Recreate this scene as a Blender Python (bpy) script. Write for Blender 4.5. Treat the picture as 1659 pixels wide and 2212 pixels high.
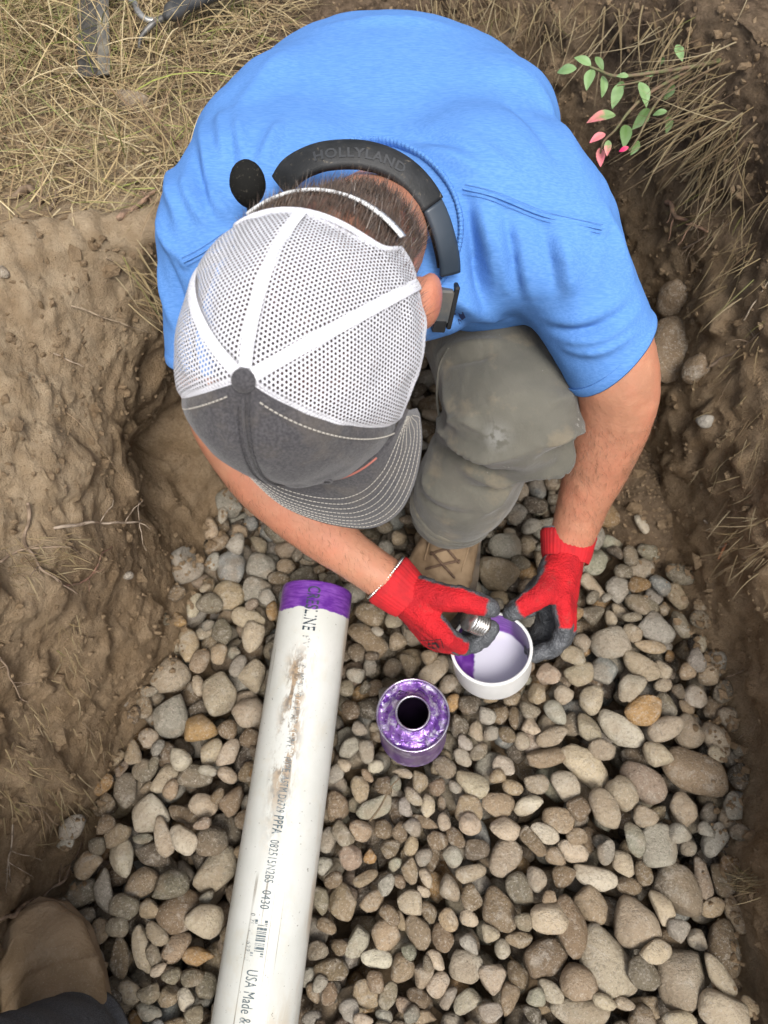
import bpy, bmesh, math, random
import numpy as np
from mathutils import Vector, Matrix
from mathutils.bvhtree import BVHTree

scene = bpy.context.scene
for o in list(bpy.data.objects):
    bpy.data.objects.remove(o)
R = math.radians

# ------------------------------------------------------------------ camera
PITCH, CAM_H, FPX, CX, CY = 28.0, 1.15, 1599.0, 829.5, 1106.0      # picture measured as 1659 x 2212
SP, CP = math.sin(R(PITCH)), math.cos(R(PITCH))
cam_data = bpy.data.cameras.new('camera')
cam_data.sensor_fit = 'VERTICAL'
cam_data.sensor_height = 24.0
cam_data.lens = 24.0 * FPX / 2212.0
cam_data.clip_start, cam_data.clip_end = 0.02, 500.0
cam_data.dof.use_dof = True
cam_data.dof.focus_distance = 0.78
cam_data.dof.aperture_fstop = 5.6
cam = bpy.data.objects.new('camera', cam_data)
cam.location = (0, 0, CAM_H)
cam.rotation_euler = (R(PITCH), 0, 0)
scene.collection.objects.link(cam)
scene.camera = cam

# ------------------------------------------------------------------ sky, sun, exposure
world = bpy.data.worlds.new('World')
scene.world = world
world.use_nodes = True
wn, wl = world.node_tree.nodes, world.node_tree.links
bg = wn['Background']
sky = wn.new('ShaderNodeTexSky')
sky.sky_type = 'NISHITA'
sky.sun_disc = False
SUN_EL, SUN_AZ = 60.0, 166.0
sky.sun_elevation = R(SUN_EL)
sky.sun_rotation = R(SUN_AZ)
sky.air_density, sky.dust_density, sky.ozone_density = 1.0, 4.0, 1.0
hs = wn.new('ShaderNodeHueSaturation')          # thin overcast: a greyer sky
hs.inputs['Saturation'].default_value = 0.35
wl.new(sky.outputs[0], hs.inputs['Color'])
wl.new(hs.outputs[0], bg.inputs['Color'])
bg.inputs['Strength'].default_value = 0.12
sun_data = bpy.data.lights.new('sun', 'SUN')
sun_data.energy = 1.5
sun_data.angle = R(22)
sun_data.color = (1.0, 0.96, 0.90)
sun = bpy.data.objects.new('sun', sun_data)
sd = Vector((math.sin(R(SUN_AZ)) * math.cos(R(SUN_EL)), math.cos(R(SUN_AZ)) * math.cos(R(SUN_EL)), math.sin(R(SUN_EL))))
sun.rotation_euler = sd.to_track_quat('Z', 'Y').to_euler()
sun.location = sd * 20
scene.collection.objects.link(sun)
scene.view_settings.view_transform = 'Standard'
scene.view_settings.look = 'None'
scene.view_settings.gamma = 1.0
scene.view_settings.use_curve_mapping = False
scene.view_settings.exposure = 0.92
scene.render.engine = 'CYCLES'
scene.cycles.max_bounces = 5
scene.cycles.diffuse_bounces = 3
scene.cycles.transparent_max_bounces = 6

# ------------------------------------------------------------------ helpers: picture -> place
def ray(x, y):
    u, v = (x - CX) / FPX, (y - CY) / FPX
    return np.array([u, SP - v * CP, -(CP + v * SP)])
def PX(x, y, d):
    return np.array([0, 0, CAM_H]) + ray(x, y) * d
def ONZ(x, y, z):
    r = ray(x, y)
    return np.array([0, 0, CAM_H]) + r * ((z - CAM_H) / r[2])
def camvec(a, b, c):          # camera axes (right, up, towards the camera) -> world
    return np.array([a, b * CP - c * SP, b * SP + c * CP])
def project(p):
    p = np.asarray(p, float)
    q = p - np.array([0, 0, CAM_H])
    d = q[..., 1] * SP - q[..., 2] * CP
    return CX + FPX * q[..., 0] / d, CY - FPX * (q[..., 1] * CP + q[..., 2] * SP) / d, d
def nrm(v):
    v = np.asarray(v, float)
    return v / (np.linalg.norm(v, axis=-1, keepdims=True) + 1e-12)

# ------------------------------------------------------------------ helpers: noise
def _hash(ix, iy, iz, seed):
    h = (ix.astype(np.uint32) * np.uint32(374761393) + iy.astype(np.uint32) * np.uint32(668265263)
         + iz.astype(np.uint32) * np.uint32(2246822519) + np.uint32(seed * 3266489917 & 0xffffffff))
    h = (h ^ (h >> np.uint32(13))) * np.uint32(1274126177)
    h = (h ^ (h >> np.uint32(15))) * np.uint32(2654435761)
    return (h ^ (h >> np.uint32(16))).astype(np.float64) / 4294967295.0
def vnoise(P, seed=0):
    P = np.asarray(P, float)
    i = np.floor(P).astype(np.int64)
    f = P - i
    f = f * f * f * (f * (f * 6 - 15) + 10)
    i = (i + 100000)
    out = 0
    for dx in (0, 1):
        wx = f[..., 0] if dx else 1 - f[..., 0]
        for dy in (0, 1):
            wy = f[..., 1] if dy else 1 - f[..., 1]
            for dz in (0, 1):
                wz = f[..., 2] if dz else 1 - f[..., 2]
                out = out + wx * wy * wz * _hash(i[..., 0] + dx, i[..., 1] + dy, i[..., 2] + dz, seed)
    return out * 2 - 1
def fbm(P, octv=4, seed=0, gain=0.5):
    a, s, t = 1.0, 0, np.asarray(P, float)
    for k in range(octv):
        s = s + a * vnoise(t, seed + 17 * k)
        t = t * 2.03 + 5.7
        a *= gain
    return s
def worley(P, seed=0):
    P = np.asarray(P, float)
    i = np.floor(P).astype(np.int64)
    best = np.full(P.shape[:-1], 9.0)
    for dx in (-1, 0, 1):
        for dy in (-1, 0, 1):
            for dz in (-1, 0, 1):
                c = i + [dx, dy, dz]
                k = c + 100000
                q = np.stack([_hash(k[..., 0], k[..., 1], k[..., 2], seed + s) for s in range(3)], -1)
                best = np.minimum(best, ((c + q - P) ** 2).sum(-1))
    return np.sqrt(best)
def smooth(a, b, x):
    t = np.clip((x - a) / (b - a), 0, 1)
    return t * t * (3 - 2 * t)

# ------------------------------------------------------------------ helpers: objects
COL = scene.collection
def tag(o, label=None, cat=None, group=None, kind=None):
    if label: o['label'] = label
    if cat: o['category'] = cat
    if group: o['group'] = group
    if kind: o['kind'] = kind
    return o
def empty(name, loc, label=None, cat=None, group=None):
    o = bpy.data.objects.new(name, None)
    o.location = tuple(loc)
    o.empty_display_size = 0.05
    COL.objects.link(o)
    return tag(o, label, cat, group)
def mesh_data(name, V, F, col=None, uv=None, smooth_shade=True):
    me = bpy.data.meshes.new(name)
    V = np.asarray(V, float)
    me.from_pydata(V.tolist(), [], [list(map(int, f)) for f in F])
    if smooth_shade:
        me.polygons.foreach_set('use_smooth', np.ones(len(me.polygons), bool))
    if col is not None:
        c = np.ones((len(V), 4), np.float32)
        c[:, :3] = col
        at = me.attributes.new('Col', 'FLOAT_COLOR', 'POINT')
        at.data.foreach_set('color', c.ravel())
    if uv is not None:
        ul = me.uv_layers.new(name='UVMap')
        li = np.empty(len(me.loops), np.int32)
        me.loops.foreach_get('vertex_index', li)
        ul.data.foreach_set('uv', np.asarray(uv, np.float32)[li].ravel())
    me.update()
    return me
def obj(name, V, F, mat=None, parent=None, loc=None, col=None, uv=None, smooth_shade=True):
    """a mesh object; V in world coordinates, stored relative to loc (or to the parent's place)"""
    base = np.zeros(3)
    if loc is not None:
        base = np.asarray(loc, float)
    elif parent is not None:
        base = world_loc(parent)
    me = mesh_data(name, np.asarray(V, float) - base, F, col, uv, smooth_shade)
    o = bpy.data.objects.new(name, me)
    COL.objects.link(o)
    if parent is not None:
        o.parent = parent
        o.location = tuple(base - world_loc(parent))
    else:
        o.location = tuple(base)
    if mat is not None:
        me.materials.append(mat)
    return o
def world_loc(o):
    p = np.array(o.location[:], float)
    while o.parent is not None:
        o = o.parent
        p = p + np.array(o.location[:], float)
    return p
def join(parts):
    V, F, n = [], [], 0
    for v, f in parts:
        V.append(np.asarray(v, float))
        F += [[int(i) + n for i in q] for q in f]
        n += len(v)
    return np.concatenate(V), F
def frames(P, up=None):
    P = np.asarray(P, float)
    T = np.gradient(P, axis=0)
    T = nrm(T)
    N = np.zeros_like(P)
    ref = np.array(up if up is not None else ([0, 0, 1] if abs(T[0][2]) < .9 else [0, 1, 0]), float)
    for i in range(len(P)):
        n = ref - T[i] * (ref @ T[i])
        n = n / (np.linalg.norm(n) + 1e-12)
        N[i] = n
        if up is None:
            ref = n
    return T, N, nrm(np.cross(T, N))
def tube(P, r, seg=12, ry=None, up=None, caps='round'):
    """closed tube through P; r (and ry along the N direction) per point"""
    P = np.asarray(P, float)
    n = len(P)
    r = np.broadcast_to(np.asarray(r, float), (n,)).copy()
    ry = r.copy() if ry is None else np.broadcast_to(np.asarray(ry, float), (n,)).copy()
    T, N, B = frames(P, up)
    rows, cen = [], []
    if caps == 'round':
        for a in (80, 55, 28):
            cen.append((P[0] - T[0] * min(r[0], ry[0]) * math.sin(R(a)), r[0] * math.cos(R(a)), ry[0] * math.cos(R(a)), 0))
    for i in range(n):
        cen.append((P[i], r[i], ry[i], i))
    if caps == 'round':
        for a in (28, 55, 80):
            cen.append((P[-1] + T[-1] * min(r[-1], ry[-1]) * math.sin(R(a)), r[-1] * math.cos(R(a)), ry[-1] * math.cos(R(a)), n - 1))
    ang = np.linspace(0, 2 * math.pi, seg, endpoint=False)
    V = []
    for c, a, b, i in cen:
        V.append(c + np.outer(np.cos(ang) * a, B[i]) + np.outer(np.sin(ang) * b, N[i]))
    m = len(cen)
    V = np.concatenate(V)
    F = []
    for i in range(m - 1):
        for j in range(seg):
            k = (j + 1) % seg
            F.append([i * seg + j, i * seg + k, (i + 1) * seg + k, (i + 1) * seg + j])
    if caps:
        F.append(list(range(seg))[::-1])
        F.append([(m - 1) * seg + j for j in range(seg)])
    return V, F
def spline(P, n):
    """Catmull-Rom through P, n samples"""
    P = np.asarray(P, float)
    Q = np.vstack([2 * P[0] - P[1], P, 2 * P[-1] - P[-2]])
    t = np.linspace(0, len(P) - 1 - 1e-9, n)
    i = t.astype(int)
    u = (t - i)[:, None]
    a, b, c, d = Q[i], Q[i + 1], Q[i + 2], Q[i + 3]
    return .5 * ((2 * b) + (-a + c) * u + (2 * a - 5 * b + 4 * c - d) * u ** 2 + (-a + 3 * b - 3 * c + d) * u ** 3)
_ico = {}
def ico(sub):
    if sub not in _ico:
        bm = bmesh.new()
        bmesh.ops.create_icosphere(bm, subdivisions=sub, radius=1.0)
        V = np.array([v.co[:] for v in bm.verts])
        F = [[v.index for v in f.verts] for f in bm.faces]
        bm.free()
        _ico[sub] = (V, F)
    return _ico[sub]
def ellipsoid(c, ax, ay, az, ra, rb, rc, sub=3):
    V, F = ico(sub)
    return np.asarray(c) + np.outer(V[:, 0] * ra, ax) + np.outer(V[:, 1] * rb, ay) + np.outer(V[:, 2] * rc, az), F
def voxel(parts, size, iters=6, factor=.5, sub=0):
    V, F = join(parts)
    me = mesh_data('tmp', V, F)
    o = bpy.data.objects.new('tmp', me)
    COL.objects.link(o)
    m = o.modifiers.new('r', 'REMESH')
    m.mode = 'VOXEL'
    m.voxel_size = size
    if iters:
        s = o.modifiers.new('s', 'SMOOTH')
        s.iterations = iters
        s.factor = factor
    if sub:
        u = o.modifiers.new('u', 'SUBSURF')
        u.levels = u.render_levels = sub
    dg = bpy.context.evaluated_depsgraph_get()
    dg.update()
    e = o.evaluated_get(dg).to_mesh()
    n = len(e.vertices)
    W = np.empty(n * 3)
    e.vertices.foreach_get('co', W)
    W = W.reshape(-1, 3)
    G = [list(p.vertices) for p in e.polygons]
    o.evaluated_get(dg).to_mesh_clear()
    bpy.data.objects.remove(o)
    bpy.data.meshes.remove(me)
    return W, G
def vnormals(V, F):
    N = np.zeros_like(V)
    Fq = np.array([f if len(f) == 4 else [f[0], f[1], f[2], f[2]] for f in F])
    fn = np.cross(V[Fq[:, 2]] - V[Fq[:, 0]], V[Fq[:, 3]] - V[Fq[:, 1]])
    for k in range(4):
        np.add.at(N, Fq[:, k], fn)
    return nrm(N)
def relax(V, F, it=4, w=.5):
    Fq = np.array([f if len(f) == 4 else [f[0], f[1], f[2], f[2]] for f in F])
    for _ in range(it):
        S, C = np.zeros_like(V), np.zeros(len(V))
        for a, b in ((0, 1), (1, 2), (2, 3), (3, 0)):
            np.add.at(S, Fq[:, a], V[Fq[:, b]]); np.add.at(C, Fq[:, a], 1)
            np.add.at(S, Fq[:, b], V[Fq[:, a]]); np.add.at(C, Fq[:, b], 1)
        V = V + w * (S / np.maximum(C, 1)[:, None] - V)
    return V
def segdist(V, A, B):
    A, B = np.asarray(A, float), np.asarray(B, float)
    ab = B - A
    t = np.clip(((V - A) @ ab) / (ab @ ab + 1e-12), 0, 1)
    return np.linalg.norm(V - (A + t[:, None] * ab), axis=1), t
def polydist(V, P):
    best = np.full(len(V), 1e9)
    bt = np.zeros(len(V))
    for i in range(len(P) - 1):
        d, t = segdist(V, P[i], P[i + 1])
        m = d < best
        best[m] = d[m]
        bt[m] = (i + t[m]) / (len(P) - 1)
    return best, bt
def bvh(V, F):
    return BVHTree.FromPolygons([tuple(v) for v in V], F)
def cast(tree, x, y, default=.9):
    h = tree.ray_cast(Vector((0, 0, CAM_H)), Vector(ray(x, y)).normalized())
    if h[0] is None:
        return PX(x, y, default), np.array([0, 0, 1.])
    return np.array(h[0][:]), np.array(h[1][:])
def grid_faces(nu, nv, closed_u=False):
    F = []
    for i in range(nu if closed_u else nu - 1):
        k = (i + 1) % nu
        for j in range(nv - 1):
            F.append([i * nv + j, k * nv + j, k * nv + j + 1, i * nv + j + 1])
    return F
def text_mesh(s, size, extrude=0.0, spacing=1.0, bold=0.0):
    c = bpy.data.curves.new('t', 'FONT')
    c.body = s
    c.size = size
    c.extrude = extrude
    c.space_character = spacing
    c.offset = bold
    c.align_x, c.align_y = 'LEFT', 'CENTER'
    c.resolution_u = 3
    o = bpy.data.objects.new('t', c)
    COL.objects.link(o)
    dg = bpy.context.evaluated_depsgraph_get()
    dg.update()
    ev = o.evaluated_get(dg)
    e = ev.to_mesh()
    V = np.array([v.co[:] for v in e.vertices])
    F = [list(p.vertices) for p in e.polygons]
    ev.to_mesh_clear()
    bpy.data.objects.remove(o)
    bpy.data.curves.remove(c)
    return V, F

# ------------------------------------------------------------------ materials
class NT:
    def __init__(s, name):
        s.m = bpy.data.materials.new(name)
        s.m.use_nodes = True
        s.t = s.m.node_tree
        s.b = s.t.nodes['Principled BSDF']
        s.out = s.t.nodes['Material Output']
        s._co = None
    def n(s, typ, **kw):
        x = s.t.nodes.new('ShaderNode' + typ)
        for k, v in kw.items():
            setattr(x, k, v)
        return x
    def l(s, a, b):
        s.t.links.new(a, b)
    def coord(s, rnd=False, kind='Object'):
        tc = s.n('TexCoord')
        if not rnd:
            return tc.outputs[kind]
        oi = s.n('ObjectInfo')
        mu = s.n('Math', operation='MULTIPLY'); mu.inputs[1].default_value = 37.0
        s.l(oi.outputs['Random'], mu.inputs[0])
        va = s.n('VectorMath', operation='ADD')
        s.l(tc.outputs[kind], va.inputs[0]); s.l(mu.outputs[0], va.inputs[1])
        return va.outputs[0]
    def scaled(s, co, v):
        m = s.n('Mapping'); m.inputs['Scale'].default_value = v
        s.l(co, m.inputs['Vector'])
        return m.outputs[0]
    def noise(s, co, scale, detail=3.0, rough=.55, dist=0.0):
        x = s.n('TexNoise')
        x.inputs['Scale'].default_value = scale
        x.inputs['Detail'].default_value = detail
        x.inputs['Roughness'].default_value = rough
        x.inputs['Distortion'].default_value = dist
        s.l(co, x.inputs['Vector'])
        return x.outputs['Fac']
    def ramp(s, fac, lo, hi):
        x = s.n('MapRange'); x.interpolation_type = 'SMOOTHSTEP'
        x.inputs['From Min'].default_value = lo
        x.inputs['From Max'].default_value = hi
        s.l(fac, x.inputs['Value'])
        return x.outputs['Result']
    def mix(s, fac, a, b, mode='MIX'):
        x = s.n('Mix', data_type='RGBA', blend_type=mode)
        for k, v in ((0, fac), (6, a), (7, b)):
            if hasattr(v, 'is_linked') or hasattr(v, 'links'):
                s.l(v, x.inputs[k])
            elif k == 0:
                x.inputs[0].default_value = v
            else:
                x.inputs[k].default_value = (*v, 1.0) if len(v) == 3 else v
        return x.outputs[2]
    def math(s, op, a, b=None):
        x = s.n('Math', operation=op)
        for k, v in ((0, a), (1, b)):
            if v is None: continue
            if hasattr(v, 'links'): s.l(v, x.inputs[k])
            else: x.inputs[k].default_value = v
        return x.outputs[0]
    def attr(s, name='Col', out='Color'):
        x = s.n('Attribute', attribute_name=name)
        return x.outputs[out]
    def bump(s, h, dist, strength=1.0, prev=None):
        x = s.n('Bump')
        x.inputs['Strength'].default_value = strength
        x.inputs['Distance'].default_value = dist
        s.l(h, x.inputs['Height'])
        if prev is not None:
            s.l(prev, x.inputs['Normal'])
        s.l(x.outputs[0], s.b.inputs['Normal'])
        return x.outputs[0]
    def color(s, c):
        if hasattr(c, 'links'): s.l(c, s.b.inputs['Base Color'])
        else: s.b.inputs['Base Color'].default_value = (*c, 1.0)
    def set(s, **kw):
        for k, v in kw.items():
            k = {'rough': 'Roughness', 'metal': 'Metallic', 'spec': 'Specular IOR Level', 'sss': 'Subsurface Weight', 'sheen': 'Sheen Weight', 'coat': 'Coat Weight', 'trans': 'Transmission Weight', 'alpha': 'Alpha'}[k]
            if hasattr(v, 'links'): s.l(v, s.b.inputs[k])
            else: s.b.inputs[k].default_value = v
        return s
def simple(name, c, rough=.6, c2=None, scale=30, bump=None, metal=0.0, spec=.5, lo=.35, hi=.65, rnd=False, attr=False):
    t = NT(name)
    co = t.coord(rnd)
    base = t.attr() if attr else c
    if c2 is not None:
        base = t.mix(t.ramp(t.noise(co, scale), lo, hi), base, c2)
    t.color(base)
    t.set(rough=rough, metal=metal, spec=spec)
    if bump:
        t.bump(t.noise(co, bump[0], 4), bump[1])
    return t.m
rng = np.random.default_rng(7)
random.seed(7)
# ================================================================== the setting: dug trench
def soil_material():
    t = NT('soil')
    co = t.coord()
    big = t.ramp(t.noise(co, 5, 4), .35, .65)
    mid = t.ramp(t.noise(co, 24, 5, .65), .32, .68)
    fine = t.noise(co, 160, 5, .7)
    c = t.mix(big, (.330, .232, .138), (.252, .174, .102))
    c = t.mix(mid, c, (.400, .295, .188))
    c = t.mix(t.ramp(fine, .35, .75), t.mix(.35, c, (.12, .082, .050)), c)
    grit = t.ramp(t.noise(co, 420, 2), .66, .74)
    c = t.mix(t.math('MULTIPLY', grit, .6), c, (.42, .33, .24))
    sc_ = t.n('SeparateColor'); t.l(t.attr('Col', 'Color'), sc_.inputs[0])
    peat = sc_.outputs[0]
    # paler tan in patches, high on the left bank
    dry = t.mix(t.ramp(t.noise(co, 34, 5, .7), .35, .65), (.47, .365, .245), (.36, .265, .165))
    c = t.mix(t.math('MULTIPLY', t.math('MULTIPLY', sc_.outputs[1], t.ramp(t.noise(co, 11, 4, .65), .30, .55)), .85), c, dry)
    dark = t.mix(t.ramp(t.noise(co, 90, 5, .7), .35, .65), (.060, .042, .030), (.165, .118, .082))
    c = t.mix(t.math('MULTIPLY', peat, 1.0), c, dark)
    t.color(c)
    t.set(rough=1.0, spec=.03)
    b1 = t.bump(t.noise(co, 60, 6, .75), .007)
    t.bump(t.noise(co, 220, 5, .8), .0040, 1.0, b1)
    return t.m
SOIL = soil_material()

#           base x,y      top x,y      top height
LOOP = [(-.54, -.9, -.62, -.9, .50), (-.50, -.4, -.57, -.4, .50), (-.468, .03, -.53, .0, .50), (-.43, .17, -.50, .2, .50),
        (-.395, .30, -.485, .40, .50), (-.36, .44, -.47, .55, .50), (-.325, .56, -.45, .66, .50), (-.29, .67, -.37, .725, .49),
        (-.265, .76, -.275, .765, .49), (-.25, .88, -.235, .88, .50), (-.23, 1.03, -.215, 1.02, .50), (-.13, 1.16, -.14, 1.16, .50),
        (.05, 1.24, .05, 1.29, .50), (.24, 1.22, .26, 1.30, .52), (.35, 1.06, .39, 1.15, .58), (.425, .89, .465, .95, .62),
        (.47, .73, .555, .77, .62), (.505, .56, .62, .58, .60), (.54, .40, .65, .42, .58), (.55, .26, .64, .28, .55),
        (.535, .10, .61, .1, .50), (.505, .0, .585, .0, .50), (.51, -.4, .60, -.4, .50), (.52, -.9, .62, -.9, .50),
        (.2, -1.1, .2, -1.2, .50), (-.25, -1.1, -.25, -1.2, .50)]
LP = np.array(LOOP)
NS = 900
ring = np.vstack([LP, LP[:3]])
ring = spline(np.vstack([LP[-2:], ring]), 12000)
per = 12000 / (len(LP) + 4)
seg_ = ring[int(2 * per):int((2 + len(LP)) * per)]
acc = np.concatenate([[0], np.cumsum(np.linalg.norm(np.diff(seg_[:, :2], axis=0), axis=1))])
ss = np.linspace(0, acc[-1], NS, endpoint=False)
ring = np.stack([np.interp(ss, acc, seg_[:, k]) for k in range(5)], 1)
Bx, Tx, Gz = ring[:, :2], ring[:, 2:4], ring[:, 4]
outd = nrm(Tx - np.array([0.02, .45]))
rows = []
for k in np.linspace(-.25, 1, 105):
    if k < 0:
        rows.append(np.column_stack([Bx + outd * (k * .25), np.full(NS, k * .38)]))
    else:
        lw = 1 - smooth(-.12, .12, Tx[:, 0])                      # the left face is cut steeper and has a lip
        h = (k ** 1.7 * (1 - lw) + k ** 3.4 * lw)[:, None]
        w = 1 - (1 - k) ** 1.45
        rows.append(np.column_stack([Bx + (Tx - Bx) * h, Gz * w]))
off = .006
d = 0.0
while d < 60:
    d += off
    off *= 1.055 if d < .9 else 1.4
    fall = smooth(0, .5, d)
    rows.append(np.column_stack([Tx + outd * d, Gz * (1 - fall) + .52 * fall + 0 * d]))
NK = len(rows)
TV = np.stack(rows, 1).reshape(-1, 3)
TFa = grid_faces(NS, NK, True)
TN = vnormals(TV, TFa)
kk = np.tile(np.arange(NK), NS)
wallm = smooth(0, 25, kk) * (1 - .65 * smooth(100, 125, kk))
near = np.exp(-np.maximum(np.linalg.norm(TV[:, :2] - [0, .4], axis=1) - 1.2, 0) * 2)
stretch = TV * np.array([1, 1, .8])
disp = (.026 * fbm(stretch * 4.5, 3, 1) + .003 * fbm(stretch * 16, 3, 5) + .0022 * fbm(stretch * 45, 3, 9)) * wallm * near
# crumbling clods and ledges: broken plates standing proud of a smoother cut face
cl = vnoise(stretch * np.array([13, 13, 15]), 77) + .5 * vnoise(stretch * 34, 31)
disp += (.011 * smooth(.25, .45, cl) + .004 * smooth(.05, .2, vnoise(stretch * 38, 41))) * wallm * near * (TV[:, 2] > .04)
disp += .005 * np.abs(fbm(stretch * 90, 2, 14)) * wallm * near
# clods with creases between them
wmask = smooth(-.25, .35, vnoise(stretch * 7, 91)) * wallm * near
disp += (.010 * (.55 - worley(stretch * 24, 3)) + .0045 * (.55 - worley(stretch * 62, 4))) * wmask
# the left face is hollowed out under the rim beside the arm
cav = np.exp(-(((TV[:, 0] + .32) / .12) ** 2 + ((TV[:, 1] - .66) / .15) ** 2 + ((TV[:, 2] - .17) / .15) ** 2))
disp -= .115 * cav * (1 + .5 * vnoise(TV * 18, 61))
# crumbly lip along the left rim
lipm = np.exp(-((kk - 103) / 9.0) ** 2) * (1 - smooth(-.30, -.16, TV[:, 0])) * smooth(.2, .5, TV[:, 1])
disp += lipm * (.016 + .020 * vnoise(TV * 14, 55) + .014 * np.abs(vnoise(TV * 45, 56)))
TV = TV + TN * disp[:, None]
TN = vnormals(TV, TFa)
# the dark root-bound topsoil layer, thick on the right bank, thin on the left
right = smooth(.26, .38, TV[:, 0]) * smooth(.60, .78, TV[:, 1])
depth_below = np.repeat(Gz, NK) - TV[:, 2]
peat = right * (1 - smooth(.18, .30, depth_below + .06 * vnoise(TV * 12, 3))) * (.75 + .25 * vnoise(TV * 30, 5))
back = smooth(.9, 1.1, TV[:, 1]) * (1 - smooth(.02, .09, depth_below + .03 * vnoise(TV * 20, 8)))
peat = np.clip(np.maximum(peat, back * .8), 0, 1)
palec = (1 - smooth(-.34, -.20, TV[:, 0])) * smooth(.24, .42, TV[:, 2] + .05 * vnoise(TV * 9, 66)) * smooth(.1, .4, TV[:, 1])  # mask of the paler tan: high, left, ragged edge
ground = obj('ground', TV, TFa, SOIL, col=np.column_stack([peat, palec, 0 * palec]))
tag(ground, 'brown earth bank and dug trench walls around the gravel', 'ground', kind='structure')
ground_tree = bvh(TV, TFa)

def mound(x, y):
    g = np.exp(-(((x - .475) / .090) ** 2 + ((y - .645) / .135) ** 2) ** 1.5) * .115
    g = g + np.exp(-(((x - .40) / .10) ** 2 + ((y - .80) / .10) ** 2)) * .05
    # soil slumped along both wall feet
    return g
gx, gy = np.meshgrid(np.linspace(-.62, .68, 200), np.linspace(-1.2, 1.35, 360), indexing='ij')
fz = -.100 + mound(gx, gy) * 1.3
FV = np.stack([gx, gy, fz], -1).reshape(-1, 3)
mm = np.clip((FV[:, 2] + .10) / .05, .3, 1)
FV[:, 2] += (.012 * fbm(FV * 9, 3, 3) + .010 * np.abs(fbm(FV * 30, 3, 6))) * mm
FF = grid_faces(200, 360)
mound_dark = .62 * smooth(.02, .06, mound(FV[:, 0], FV[:, 1]))  # the mound is coloured darker than the rest of the floor
floor = obj('trench_floor', FV, FF, SOIL, col=np.column_stack([mound_dark, 0 * mound_dark, 0 * mound_dark]))
tag(floor, 'dark loose soil of the trench floor under the stones', 'trench floor', kind='structure')
floor_tree = bvh(FV, FF)
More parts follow.
